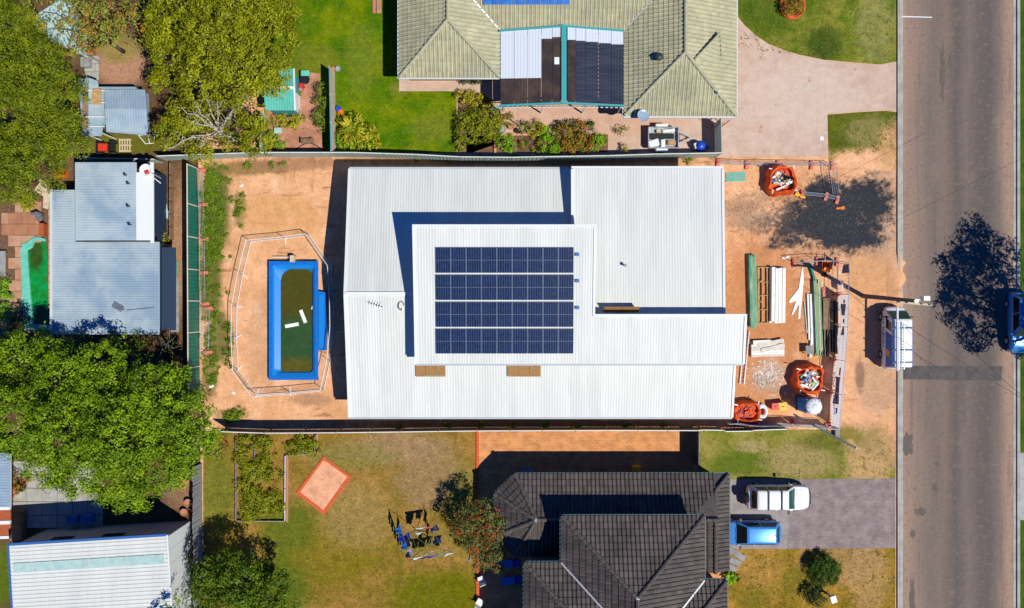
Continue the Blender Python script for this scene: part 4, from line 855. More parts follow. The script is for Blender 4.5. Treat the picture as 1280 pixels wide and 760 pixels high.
panel_fence('panel_fence', 'long dark panel fence with white top rail along the bottom of the site', [(273,539.5),(330,541.5),(420,541),(500,540),(596,538.7),(760,538),(872,538.3),(880,537.5),(905,538),(907,539.5),(940,539),(943,538),(984,536.5)], 1.8, 'fence_dark', 'fence_white', 'timber', rib=.26)
panel_fence('panel_fence', 'beige and teal topped garden wall beside the leafy palm on the lawn', [(411.5,83),(413.5,188)], 1.8, 'beige_wall', 'teal_trim', 'beige_wall', ribbed=False)
panel_fence('panel_fence', 'white edged low fence beside the teal shed garden', [(326,140),(325,188)], 1.2, 'fence_mist', 'fence_white', 'fence_white', ribbed=False)
panel_fence('panel_fence', 'dark steel gate fence between the brick paving and the side lawn', [(874,541),(874,583)], 1.8, 'fence_dark', 'paling', 'dark_steel', ribbed=False)
def slat_gate(name, label, a, b, hgt, mt):
    a, b = Vector(P(a[0],a[1],hgt)), Vector(P(b[0],b[1],hgt)); t = thing(name, label, 'gate', (a.x,a.y,0)); L_ = (b-a).length; n = int(L_/.16)
    for i in range(n): p = a+(b-a)*((i+.5)/n); m = MB(); m.box((p.x,p.y,.05),(.09,.1,hgt-.1)); m.build('picket', mt, t)
    m = MB(); m.beam(a-Vector((0,0,.02)), b-Vector((0,0,.02)), .06,.06); m.build('top_rail','fence_mist',t); m = MB(); m.beam((a.x,a.y,.4),(b.x,b.y,.4),.05,.05); m.build('bottom_rail','dark_steel',t)
slat_gate('picket_gate', 'picket gate across the pink paving beside the trailer', (901.5,147), (902.5,192), 1.75, 'fence_mist')
# grey paling fence
t = thing('paling_fence', 'weathered grey paling fence beside the dry lawn, lower left', 'fence', P(246,680,0)); n = 0; y = 586
pr = None
while y < 790:
    a = Vector(P(241+(y-586)*.004, y, 1.75)); hh = 1.75+random.uniform(-.05,.05); o = bpy.data.objects.new('paling', pr) if pr else None
    if not pr: m = MB(); m.box((0,0,0),(.025,.135,1.75)); o = m.build('paling','paling'); o.parent = t; pr = o.data
    else: col.objects.link(o); o.parent = t
    o.location = (a.x-t.location.x, a.y-t.location.y, .02+random.uniform(-.04,.02)); o.rotation_euler = (random.uniform(-.02,.02), random.uniform(-.03,.03), random.uniform(-.06,.06)); y += 2.6
for z in (.4,1.3): m = MB(); a=P(240,586,1.75); b=P(241,790,1.75); m.beam((a[0]-.06,a[1],z),(b[0]-.06,b[1],z),.05,.08); m.build('rail','paling',t)

# ---------------------------------------------------------------- temporary fences of the site
def mesh_panel(par, a, b, hgt, lean=(0,0), wires=.22, mt='rail_clear', r=.022, name='fence_panel', cross=True):
    """tube frame with thin wires between two base points"""
    a, b = Vector(a), Vector(b); up = Vector((lean[0],lean[1],hgt)); m = MB()
    c = [a+Vector((0,0,.08)), b+Vector((0,0,.08)), b+up, a+up]
    for i in range(4): m.tube(c[i], c[(i+1)%4], r, n=6)
    n = max(2, int((b-a).length/wires))
    for i in range(1,n): m.tube(c[0]+(c[1]-c[0])*i/n, c[3]+(c[2]-c[3])*i/n, r*.28, n=4, cap=False)
    if cross:
        for f in (.33,.66): m.tube(c[0]+(c[3]-c[0])*f, c[1]+(c[2]-c[1])*f, r*.35, n=4, cap=False)
    return m.build(name, mt, par)
def foot(par, p, rz, mt='pink_block', d=(.62,.24,.14)): m = MB(); m.box((p[0],p[1],.01),d,rz); m.box((p[0],p[1],.01+d[2]),(d[0]*.4,d[1]*.8,.04),rz); return m.build('foot_block', mt, par)
t = thing('pool_fence', 'ring of temporary tube panels around the blue pool shell', 'fence', P(356,390,0))
ring = [(314,302),(357,298),(387,294),(414,333),(416.5,372),(417,409),(413,451),(405,486.5),(363,490.5),(321,493),(298,462),(296,421.5),(296.5,383),(304,343)]
for i in range(len(ring)):
    a, b = P(*ring[i]), P(*ring[(i+1)%len(ring)]); mesh_panel(t, a, b, 1.25, mt='white_metal', r=.026, wires=.14, cross=False)
for i in (1,3,5,8,9,10,11,12,13):
    a = Vector(P(*ring[i])); c = Vector(P(356,390,0)); d = (a-c).normalized(); m = MB(); m.beam(a-d*.45+Vector((0,0,.03)), a+d*.25+Vector((0,0,.03)), .07,.05); m.build('foot','white_metal',t)
def temp_fence(label, pts, hgt=1.8, feet=True, cloth=None, mt='rail_clear', lean=(0,0)):
    t = thing('temporary_fence', label, 'fence', P(*pts[0]), 'temporary site fences'); Q = [P(*p) for p in pts]
    for a, b in zip(Q[:-1], Q[1:]): mesh_panel(t, a, b, hgt, lean, mt=mt)
    if feet:
        for p, q in zip(Q, Q[1:]+Q[-2:-1]): foot(t, p, math.atan2(q[1]-p[1], q[0]-p[0])+math.pi/2)
    return t
temp_fence('low temporary fence with pink blocks at the top of the site beside the driveway', [(897,204),(933,206.5),(972,206.5),(1014,207),(1040,207.5)], 1.1)
temp_fence('open temporary panel standing across the dark gravel near the driveway', [(1036,209),(1041,243)], 1.2, False)
temp_fence('fallen temporary panel leaning low over the dark gravel beside the orange bag', [(1002,243),(1032,246),(1046,250)], .55, True, lean=(0,.12))
temp_fence('temporary panel across the top of the timber stacks', [(992,329),(1021,327),(1046,328)], 1.6, True)
wf = temp_fence('thin temporary fence with pink blocks along the green panel fence', [(253,213),(255,256),(256,299),(256,341),(257,380)], 1.0, True)
wf2 = temp_fence('short temporary panels piled beside the weeds at the green panel fence', [(262,385),(261,440)], .9, True, lean=(-.3,0))
# printed cloth fence along the street
t = thing('banner_fence', 'temporary fence hung with white printed cloth along the street side', 'fence', P(1040,430,0))
base = [(1036,531),(1039,490),(1043,449),(1046,408),(1047,368),(1047.5,330)]; Q = [Vector(P(*p)) for p in base]
for i, (a, b) in enumerate(zip(Q[:-1], Q[1:])): mesh_panel(t, a, b, 1.85, (.05,0)); foot(t, a, 0)
def cloth(par, a, b, z0, z1, f0, f1, mt, off, nm='cloth', wav=.07, nx=14, nz=5):
    a, b = Vector(a), Vector(b); d = (b-a); n_ = Vector((d.y,-d.x,0)).normalized(); m = MB(); g = []
    for i in range(nx+1):
        f = f0+(f1-f0)*i/nx; row = []
        for j in range(nz+1):
            z = z0+(z1-z0)*j/nz; p = a+d*f+n_*(off+wav*math.sin(f*7+j*.5)*(1-.5*j/nz)); row.append((p.x+.05*z/1.85,p.y,z))
        g.append(row)
    for i in range(nx):
        for j in range(nz): m.add([g[i][j],g[i+1][j],g[i+1][j+1],g[i][j+1]],[(0,1,2,3)])
    return m.build(nm, mt, par, True)
for i in range(4): cloth(t, Q[i], Q[i+1], .1, 1.8, .01, .985, 'mesh_cloth', .05)
cloth(t, Q[4], Q[5], .75, 1.78, .68, .97, 'shade_blue', .04, 'shade_cloth'); cloth(t, Q[4], Q[5], .3, .95, .1, .45, 'mesh_cloth', .04)
cloth(t, Q[0], Q[1], .5, 1.3, .68, .99, 'banner_grey', .012, 'printed_panel'); cloth(t, Q[1], Q[2], .5, 1.3, .01, .5, 'banner_grey', .012, 'printed_panel')
cloth(t, Q[2], Q[3], .9, 1.25, .75, .99, 'banner_grey', .0, 'printed_panel'); cloth(t, Q[3], Q[4], .7, 1.35, .35, .7, 'banner_grey', .012, 'printed_panel')
for (i, f0, f1, mt) in ((0,.42,.58,'blue_plastic'),(1,.55,.78,'lamp_red'),(3,.12,.24,'shade_blue'),(3,.72,.84,'lamp_red')): cloth(t, Q[i], Q[i+1], 1.05, 1.3, f0, f1, mt, -.02, 'printed_mark', 0.0, 3, 1)
cu = bpy.data.curves.new('lettering','FONT'); cu.body = 'McELTON'; cu.size = .72; cu.align_x = 'CENTER'; cu.extrude = .004
o_ = bpy.data.objects.new('lettering', cu); col.objects.link(o_); me = bpy.data.meshes.new_from_object(o_); bpy.data.objects.remove(o_); o = mk('lettering', me, 'banner_text', t); c = (Q[0]*.3+Q[1]*.7)+Vector((-.03,.75,.62))-t.location
o.matrix_local = Matrix.Translation(c) @ Matrix(((0,-.08,1,0),(1,0,.0,0),(0,1,.08,0),(0,0,0,1)))
# cloth fence along the lower side of the site
t = thing('banner_fence', 'temporary fence hung with wavy white cloth at the lower right of the site', 'fence', P(970,532,0))
base = [(905,526),(944,529),(990,529),(1036,532.5)]; Q = [Vector(P(*p)) for p in base]
for a, b in zip(Q[:-1],Q[1:]): mesh_panel(t, a, b, 1.55); cloth(t, a, b, .1, 1.52, .01, .985, 'mesh_cloth', .04); foot(t, b, math.pi/2, 'red_plastic')
# ---------------------------------------------------------------- pool shell on the site
t = thing('pool_shell', 'blue fibreglass pool shell half filled with murky green water', 'pool', P(370,400,0))
def ringface(m, A, Bq):
    n = len(A)
    for i in range(n): m.add([A[i],A[(i+1)%n],Bq[(i+1)%n],Bq[i]],[(0,1,2,3)])
def rect(x0,y0,x1,y1,z,c=0,n=4):
    """pixel rectangle at height z, corners rounded by c metres"""
    a=P(x0,y1,z); b=P(x1,y0,z); out=[]; cs=c if isinstance(c,list) else [c]*4
    for s in range(4):
        c=cs[s]; cx=(b[0]-c,a[0]+c,a[0]+c,b[0]-c)[s]; cy=(b[1]-c,b[1]-c,a[1]+c,a[1]+c)[s]
        out += [(cx+c*math.cos(s*math.pi/2+q*math.pi/2/n), cy+c*math.sin(s*math.pi/2+q*math.pi/2/n), z) for q in range(n+1)] if c else [(cx,cy,z)]*(n+1)
    return out
o0, o1 = rect(336,326.5,398,475,.0,.05), rect(336,326.5,398,475,.48,.05)
r1 = rect(340.5,331,393.5,471,.48,.18); s1_ = rect(343,334,391,466,.30,.3); s2_ = rect(352.5,337,390.5,464,.08,[.5,.9,.12,.12])
m = MB(); ringface(m,o0,o1); ringface(m,o1,r1); m.build('rim','pool_blue',t); m = MB(); ringface(m,r1,s1_); ringface(m,s1_,s2_); m.build('inner_wall','pool_light',t)
m = MB(); m.add(rect(351,336,391.5,466,.13,[.5,.9,.12,.12]),[tuple(range(20))]); m.build('water','pool_water',t)
m = MB(); m.prism(PP([(399,364),(409,365.5),(409,437.5),(399,437.5)]),0,.46); m.build('step_block','pool_blue',t); m = MB(); m.prism(PP([(400.5,368),(407,369),(407,434),(400.5,434)]),.46,.5); m.build('step_cover','pool_light',t)
m = MB(); a=P(368,324); m.box((a[0],a[1],0),(.34,.5,.62)); m.build('skimmer_box','pale_timber',t); m = MB(); m.tube(P(342,321.5,.3),P(366,321.5,.3),.03); m.build('pipe','white_plastic',t)
for (x,y,L_,rz,lab) in ((365,406.5,1.02,.18,'pale plank floating flat in the murky pool water, lower one'),(379,395.5,1.02,-1.2,'pale plank floating tilted in the murky pool water, upper one'),(391,383,.45,1.2,'small white offcut floating by the right wall of the pool')):
    a=P(x,y,.14); m=MB(); m.box((a[0],a[1],.10),(L_,.26 if L_>1 else .1,.09),rz); m.box((a[0],a[1],.19),(L_*.9,.1 if L_>1 else .05,.012),rz); tag(m.build('floating_plank','white_board'),lab,'plank')
# ---------------------------------------------------------------- orange skip bags
def skip_bag(label, px, py, r, hgt, sx=1, sy=1, fill=.75, seed=1, mats=('white_board','pale_timber','timber','teal_cloth','glass_dark')):
    rd = random.Random(seed); c = P(px,py,0); t = thing('skip_bag', label, 'skip bag', c, 'orange waste bags'); n = 28; m = MB(); G = []
    prof = [(1.0,0),(1.1,.25),(1.06,.6),(.98,.9),(.9,1.0),(.8,.97),(.76,.8),(.72,.6)]
    ph = [rd.uniform(0,6) for _ in range(4)]
    for k_, (f,z) in enumerate(prof):
        row=[]
        for i in range(n):
            q=2*math.pi*i/n; se=(abs(math.cos(q))**3.2+abs(math.sin(q))**3.2)**(-1/3.2)
            w_=1+.05*math.sin(3*q+ph[0]+k_*.4)+.04*math.sin(7*q+ph[1]-k_*.5)+.03*math.sin(11*q+ph[2]+k_)
            row.append((c[0]+r*sx*f*w_*se*math.cos(q)*.92, c[1]+r*sy*f*w_*se*math.sin(q)*.92, hgt*z*(1+(.14*math.sin(2*q+ph[3])+.07*math.sin(5*q+ph[1]))*(z>.5))))
        G.append(row)
    for a,b in zip(G[:-1],G[1:]): ringface(m,a,b)
    m.add(G[-1],[tuple(range(n))]); m.build('bag','orange_bag',t,True)
    m = MB()
    for i in range(4):
        q=math.pi/4+i*math.pi/2; a=Vector((c[0]+r*sx*.95*math.cos(q),c[1]+r*sy*.95*math.sin(q),hgt)); m.beam(a,a+Vector((math.cos(q+.6)*.3,math.sin(q+.6)*.3,.02)),.07,.02)
    m.build('lifting_strap','white_plastic',t)
    for i in range(int(46*r*r/1.2)):
        q=rd.uniform(0,6.28); d=r*.58*math.sqrt(rd.random()); m=MB(); L_=rd.choice((.25,.35,.5,.7))
        m.box((c[0]+sx*d*math.cos(q),c[1]+sy*d*math.sin(q),hgt*(fill+.22*rd.random()*(1-d/r))),(L_,rd.uniform(.05,.2),rd.uniform(.02,.06)),rd.uniform(0,3.1),rd.uniform(-.4,.4)); m.build('waste_piece',rd.choice(mats),t)
    return t
skip_bag('orange waste bag with coiled cable and scraps near the top driveway', 973.5, 227, 1.13, 1.0, seed=3, mats=('white_board','pale_timber','timber','cloth_sky','glass_dark'))
skip_bag('orange waste bag heaped with white offcuts above the portable toilet', 1007, 473, 1.12, 1.05, seed=5, mats=('white_board','white_board','pale_timber','timber','treated_pine','toilet_blue'))
b3 = skip_bag('slumped orange waste bag at the lower right corner of the house', 931, 513.5, 1.05, .85, 1.05, .75, fill=.55, seed=9, mats=('orange_bag','orange_bag','purple_cloth'))
a=P(927,526); m=MB(); m.box((a[0],a[1],.3),(1.5,.42,.3),.06); m.box((a[0]+.1,a[1],.6),(1.3,.3,.12),.06); tag(m.build('rolled_tarp','purple_cloth'),'dark purple rolled tarp below the slumped orange bag','tarp')
# portable toilet
c=P(1004,503.5); t = thing('portable_toilet','portable toilet with blue body and round white ribbed roof','toilet',c)
m=MB(); m.prism([(c[0]-.5,c[1]-.52),(c[0]+.5,c[1]-.52),(c[0]+.5,c[1]+.52),(c[0]-.5,c[1]+.52)],.08,2.05); m.build('body','toilet_blue',t)
m=MB(); m.box((c[0]-.51,c[1],.15),(.03,.72,1.8)); d_=m.build('door','cloth_sky',t); m=MB(); m.box((c[0]-.545,c[1]+.26,1.05),(.04,.06,.16)); m.build('handle','black_plastic',d_)
m=MB(); m.box((c[0],c[1],0),(1.1,1.1,.08)); m.build('skid_base','black_plastic',t); m=MB(); m.box((c[0]-.1,c[1]+.54,1.2),(.4,.03,.5)); m.build('vent_grille','purple_cloth',t)
m=MB(); m.lathe([(.57,2.05),(.6,2.12),(.55,2.2),(.34,2.29),(.08,2.33)],(c[0],c[1],0),20); m.build('roof','white_plastic',t,True)
m=MB(); [m.beam((c[0]+.08*math.cos(q),c[1]+.08*math.sin(q),2.335),(c[0]+.54*math.cos(q),c[1]+.54*math.sin(q),2.215),.025,.03) for q in [2*math.pi*i/10+.2 for i in range(10)]]; m.build('roof_rib','steel',t)
# reel, bins
c=P(951,513.5); m=MB(); n=20; rings=[]
for i in range(n):
    q=2*math.pi*i/n; rings.append([(c[0]+(.36+.16*math.cos(w_))*math.cos(q)*.8,c[1]+(.36+.16*math.cos(w_))*math.sin(q)*1.15,.3+.2*math.sin(w_)) for w_ in [2*math.pi*j/8 for j in range(8)]])
for i in range(n):
    for j in range(8): m.add([rings[i][j],rings[(i+1)%n][j],rings[(i+1)%n][(j+1)%8],rings[i][(j+1)%8]],[(0,1,2,3)])
tag(m.build('hose_coil','white_plastic',None,True),'white coil of hose beside the slumped orange bag','hose')
def crate(label,px,py,mt,s_,rz,hgt=.55):
    c=P(px,py,0); t=thing('waste_bin',label,'bin',c); m=MB(); w_=s_/2; k=[(math.cos(rz)*x-math.sin(rz)*y+c[0],math.sin(rz)*x+math.cos(rz)*y+c[1]) for x,y in ((-w_,-w_),(w_,-w_),(w_,w_),(-w_,w_))]
    m.prism([(c[0]+(x-c[0])*.88,c[1]+(y-c[1])*.88) for x,y in k],.0,hgt); m.build('body',mt,t); m=MB(); m.prism(k,hgt,hgt+.07); m.build('lid',mt,t); m=MB(); m.box((c[0],c[1],hgt+.07),(s_*.3,.05,.03),rz); m.build('handle','black_plastic',t)
crate('small red lidded bin beside the yellow one',966,507,'red_plastic',.5,.05); crate('small yellow lidded bin beside the red one',975.5,507,'yellow_plastic',.6,.12)
# ---------------------------------------------------------------- stacks of building material
def board_stack(name,label,boards,mt,cat='timber',top=None,group=None):
    """boards = (x0,y0,x1,y1,width m,z,thick)"""
    c=P((boards[0][0]+boards[0][2])/2,(boards[0][1]+boards[0][3])/2); t=thing(name,label,cat,c,group)
    for i,(x0,y0,x1,y1,w_,z,th_) in enumerate(boards):
        a,b=P(x0,y0,0),P(x1,y1,0); m=MB(); m.beam((a[0],a[1],z+th_/2),(b[0],b[1],z+th_/2),w_,th_); m.build('board',mt[i%len(mt)] if isinstance(mt,(list,tuple)) else mt,t)
    return t
rd=random.Random(4)
board_stack('timber_stack','bundle of green treated pine boards nearest the house',[(935+i*1.5+rd.uniform(-.1,.1),318+rd.uniform(0,3),937.3+i*1.5+rd.uniform(-.1,.1),408+rd.uniform(-5,3),.076,.02+.1*j,.09) for j in range(4) for i in range(6)],['treated_pine','treated_pine','green_board'])
fr=[(946.5,334,947.5,404,.07,.05,.12),(952,334,952,404,.07,.05,.12),(958,334,958.5,404,.07,.05,.12),(946,334.5,960,334.5,.07,.17,.05),(946,352,960,353,.05,.17,.05),(946,370,960,369,.05,.17,.05),(947,387,960,387,.05,.17,.05),(946.5,403.5,960,404,.07,.17,.05),(947,354,952,350,.06,.2,.05),(948,376,952,379,.06,.2,.05)]
board_stack('wall_framing','pale timber wall frames lying beside the green boards',fr,'timber')
board_stack('board_stack','tall stack of white boards in the middle of the yard',[(963.5+4.4*i+rd.uniform(-.3,.3)+.2*j,335+rd.uniform(-1,1),962.8+4.4*i+.2*j,403+rd.uniform(-1.5,1),.232,.05+.09*j,.085) for j in range(5) for i in range(4)],'white_board','boards')
m=MB(); m.prism(PP([(1003,331),(1004.5,350),(1000,398.5),(997.5,398.5),(998.5,380),(991,393),(989,394),(995,376),(987,379),(986,376),(998,361)]),.01,.05); tag(m.build('offcut_sheet','white_board'),'jagged white offcut sheet flat on the sand beside the white stack','offcut')
board_stack('board_bundle','long white and blue boards laid beside the green lengths',[(1009,367,1011,425,.12,.03,.12),(1012.3,367.5,1014,430,.13,.03,.16),(1015,378,1016.5,432,.14,.03,.1),(1014,410,1012,447,.13,.16,.05),(1005,378,1008.5,416,.05,.03,.06)],['white_board','white_metal','white_board','white_board','steel'],'boards')
board_stack('timber_stack','long green and cream boards stacked beside the brown sheet',[(1016+1.7*i+rd.uniform(-.1,.1),352+rd.uniform(-6,4),1019+1.7*i+rd.uniform(-.1,.1),443+rd.uniform(-6,3),.086,.03+.11*j,.1) for j in range(3) for i in range(5)],['green_board','pale_timber','treated_pine','green_board'])
board_stack('steel_stack','dark steel and timber lengths lying against the cloth fence',[(1025+3.4*i+rd.uniform(-.5,.5),378+rd.uniform(-4,6),1026.5+3.1*i,443+rd.uniform(-4,2),.1,.05,.2+.05*(i%3)) for i in range(7)]+[(1036,388,1048,387,.05,.4,.05),(1036,405,1048,406,.05,.4,.05),(1035,424,1047,425,.05,.4,.05)],['dark_steel','brown_ply','dark_steel','timber','dark_steel'],'steel')
m=MB(); m.prism(PP([(1026.5,372.5),(1039,373.5),(1039,412),(1026.5,411.5)]),.36,.41); tag(m.build('plywood_sheet','brown_ply'),'brown plywood sheet lying on the stack near the cloth fence','plywood')
board_stack('plasterboard_stack','untidy stack of pale plasterboard left of the rubble',[(938,432+2.6*i,979,430.5+2.6*i,.145,.05,.22) for i in range(6)]+[(946,431,978,425.5,.3,.28,.04),(950,438,979,431,.3,.3,.05),(940,428,962,427,.3,.28,.03)],['white_board','plaster','plaster','white_board','white_board','plaster','plaster','plaster','white_board'],'plasterboard')
def ladder(label,a,b,wd,z,n,mt,par=None,nm='ladder'):
    a,b=Vector(a),Vector(b); t=thing(nm,label,'ladder',a); d=(b-a).normalized(); u=d.cross(Vector((0,0,1))).normalized()*wd/2
    for s_ in (-1,1): m=MB(); m.beam(a+u*s_,b+u*s_,.045,.07); m.build('rail',mt,t)
    for i in range(n): p=a+(b-a)*((i+.5)/n); m=MB(); m.tube(p-u,p+u,.022,n=6); m.build('rung',mt,t)
ladder('aluminium ladder lying on the sand at the right side of the house',P(927.5,480,.12),P(934,413,.12),.32,0,14,'galv')
a=P(1009,437); t=thing('cut_table','small grey cutting bench at the foot of the white boards','bench',a); m=MB(); m.box((a[0],a[1],.5),(.6,.62,.04)); m.build('top','grey_slab',t)
for sx in (-1,1):
    for sy in (-1,1): m=MB(); m.box((a[0]+sx*.25,a[1]+sy*.25,0),(.05,.05,.5)); m.build('leg','galv',t)
m=MB(); m.prism(PP([(1009,329),(1013,329),(1018.5,351),(1016,351)]),.1,.2); m.prism(PP([(1010,330),(1012,330),(1017,350),(1016,350)]),.2,.26); tag(m.build('folded_tarp','teal_cloth'),'folded teal tarp strip above the green boards','tarp')
c=P(1030,333); t=thing('wheelbarrow','orange wheelbarrow tipped beside the pink fence block','wheelbarrow',c); m=MB(); m.add([(c[0]-.3,c[1]-.45,.35),(c[0]+.3,c[1]-.45,.35),(c[0]+.36,c[1]+.4,.62),(c[0]-.36,c[1]+.4,.62),(c[0]-.16,c[1]-.3,.2),(c[0]+.16,c[1]-.3,.2),(c[0]+.2,c[1]+.2,.25),(c[0]-.2,c[1]+.2,.25)],[(0,1,5,4),(1,2,6,5),(2,3,7,6),(3,0,4,7),(4,5,6,7)]); m.build('tray','orange_plastic',t)
m=MB(); m.tube((c[0]-.06,c[1]-.62,.2),(c[0]+.06,c[1]-.62,.2),.2,n=14); m.build('wheel','tyre',t); m=MB(); [m.tube((c[0]+s_*.08,c[1]-.6,.2),(c[0]+s_*.32,c[1]+.85,.5),.02) for s_ in (-1,1)]; m.build('handle','dark_steel',t)
m=MB(); m.box(P(1029,366),(.26,.72,.12),.05); m.box(Vector(P(1029,366))+Vector((0,0,.12)),(.2,.5,.05),.05); tag(m.build('fence_block','pink_block'),'loose pink fence block beside the boards and brown sheet','block')
m=MB(); m.box(P(1055,423),(.34,.5,.05),.1); m.box(Vector(P(1055,423))+Vector((0,0,.05)),(.2,.36,.02),.1); tag(m.build('meter_lid','yellow_plastic'),'small yellow lid on the sand outside the cloth fence','lid')
for i in range(4):
    pass
t=thing('corrugated_offcut','pale teal ribbed offcut sheet flat on the sand near the house top corner','offcut',P(920,222)); 
for i in range(4): a,b=P(907.5,218+3*i-.6,.05),P(932,216.5+3*i-.6,.05); m=MB(); m.beam(a,b,.13,.04+.02*(i%2)); m.build('rib','teal_roof',t)
m=MB(); a=P(1002,246.5,.1); b=P(1007,250,.1); m.beam((a[0]-.4,a[1]+.25,.1),(a[0]+.25,a[1]-.05,.12),.16,.1); m.beam((a[0]-.45,a[1]+.3,.08),(a[0]-.25,a[1]+.15,.08),.3,.14); tag(m.build('pry_tool','yellow_plastic'),'yellow tool at the end of the fallen temporary panel','tool')
m=MB(); m.box(P(1053,260),(.3,.22,.08),.3); m.box(Vector(P(1048,260.5)),(.34,.14,.06),.1); tag(m.build('orange_block','orange_plastic'),'orange offcut lying on the dark gravel','offcut')
# rubble and gravel
def scatter(name,mt,n,fn,sz,kind='stuff'):
    m=MB()
    for _ in range(n):
        x,y=fn(); p=P(x,y); s_=sz*random.uniform(.4,1.4); q=random.uniform(0,3); h=s_*random.uniform(.3,.8)
        k=[(p[0]+s_*math.cos(q+w_)*random.uniform(.5,1),p[1]+s_*math.sin(q+w_)*random.uniform(.5,1)) for w_ in (0,2.1,4.2)]
        m.add([(k[0][0],k[0][1],.0),(k[1][0],k[1][1],.0),(k[2][0],k[2][1],.0),(p[0],p[1],h)],[(0,1,3),(1,2,3),(2,0,3)])
    o=m.build(name,mt); o['kind']=kind; return o
g=lambda cx,cy,sx,sy: (lambda:(random.gauss(cx,sx),random.gauss(cy,sy)))
o=scatter('rubble','white_board',240,g(960,468,11,10),.11); o['label']='scattered white plaster rubble on the sand'
o=scatter('rubble','concrete',140,g(952,478,9,6),.08); o['label']='scattered grey rubble on the sand'
mat('gravel_stone',(.09,.095,.11),(.16,.15,.15),8,rough=.9); o=scatter('gravel','gravel_stone',2600,lambda:(random.gauss(1045,30),random.gauss(268,22)),.05); o['label']='dark loose gravel spread over the sand'
o=scatter('gravel','gravel_stone',500,lambda:(random.gauss(940,24),random.gauss(263,18)),.05); o['label']='sparse dark gravel beside the house'
o=scatter('soil_clods','dirt_path',900,lambda:(random.uniform(258,1115),random.choice((random.uniform(200,300),random.uniform(440,525)))),.045); o['label']='small soil clods strewn over the site'
for lab,px,py,L_,rz in (('white scrap of board at the foot of the green fence',264.5,483,.34,.2),('small white scrap near the lower left weeds',292,491,.3,-.4),('white offcut on the sand above the pool',302,232,.3,.4),('pale scrap of plastic above the stacks',982,322,.55,.15)):
    m=MB(); m.box(P(px,py),(L_,.16,.05),rz); m.box(Vector(P(px,py))+Vector((0,0,.05)),(L_*.6,.1,.03),rz+.4); tag(m.build('scrap','white_board'),lab,'scrap')
# leaning pole with bracket at the corner of the lower cloth fence
t=thing('leaning_pole','dark blue grey pole leaning out from the lower cloth fence over the grass','pole',P(1069,559)); a=Vector(P(1017,531.5,1.6)); b=Vector(P(1069,559.5,.06)); m=MB(); m.tube(a,b,.07,.055,10); m.build('shaft','pole_grey',t); m=MB(); m.tube(b,b+(b-a).normalized()*.16,.09,n=10); m.build('end_cap','fence_mist',t)
m=MB(); m.box(P(1044.5,540),(.36,.75,.3)); m.box(Vector(P(1044.5,540))+Vector((0,0,.3)),(.3,.6,.05)); tag(m.build('concrete_weight','grey_slab'),'grey weight block at the corner of the cloth fence','weight')
# ---------------------------------------------------------------- vehicles (built facing +x, then turned)
def loft(sections, par, paint, name='body'):
    m=MB(); G=[]
    for x,zb,zt,hw in sections:
        half=[(hw*.82,zb),(hw*.97,zb+.12),(hw,zb+(zt-zb)*.5),(hw*.985,zt-.14),(hw*.9,zt-.02),(hw*.45,zt+.03)]
        G.append([(x,y,z) for y,z in half]+[(x,-y,z) for y,z in half[::-1]])
    for a,b in zip(G[:-1],G[1:]):
        n=len(a)
        for i in range(n): m.add([a[i],a[(i+1)%n],b[(i+1)%n],b[i]],[(3,2,1,0)])
    m.add(G[0],[tuple(range(len(G[0])))]); m.add(G[-1],[tuple(range(len(G[-1])-1,-1,-1))])
    o=m.build(name,paint,par); bm=bmesh.new(); bm.from_mesh(o.data); bmesh.ops.remove_doubles(bm,verts=bm.verts[:],dist=1e-4); bmesh.ops.recalc_face_normals(bm,faces=bm.faces[:]); bm.to_mesh(o.data); bm.free()
    o.data.shade_smooth(); o.data.set_sharp_from_angle(angle=math.radians(38)); return o
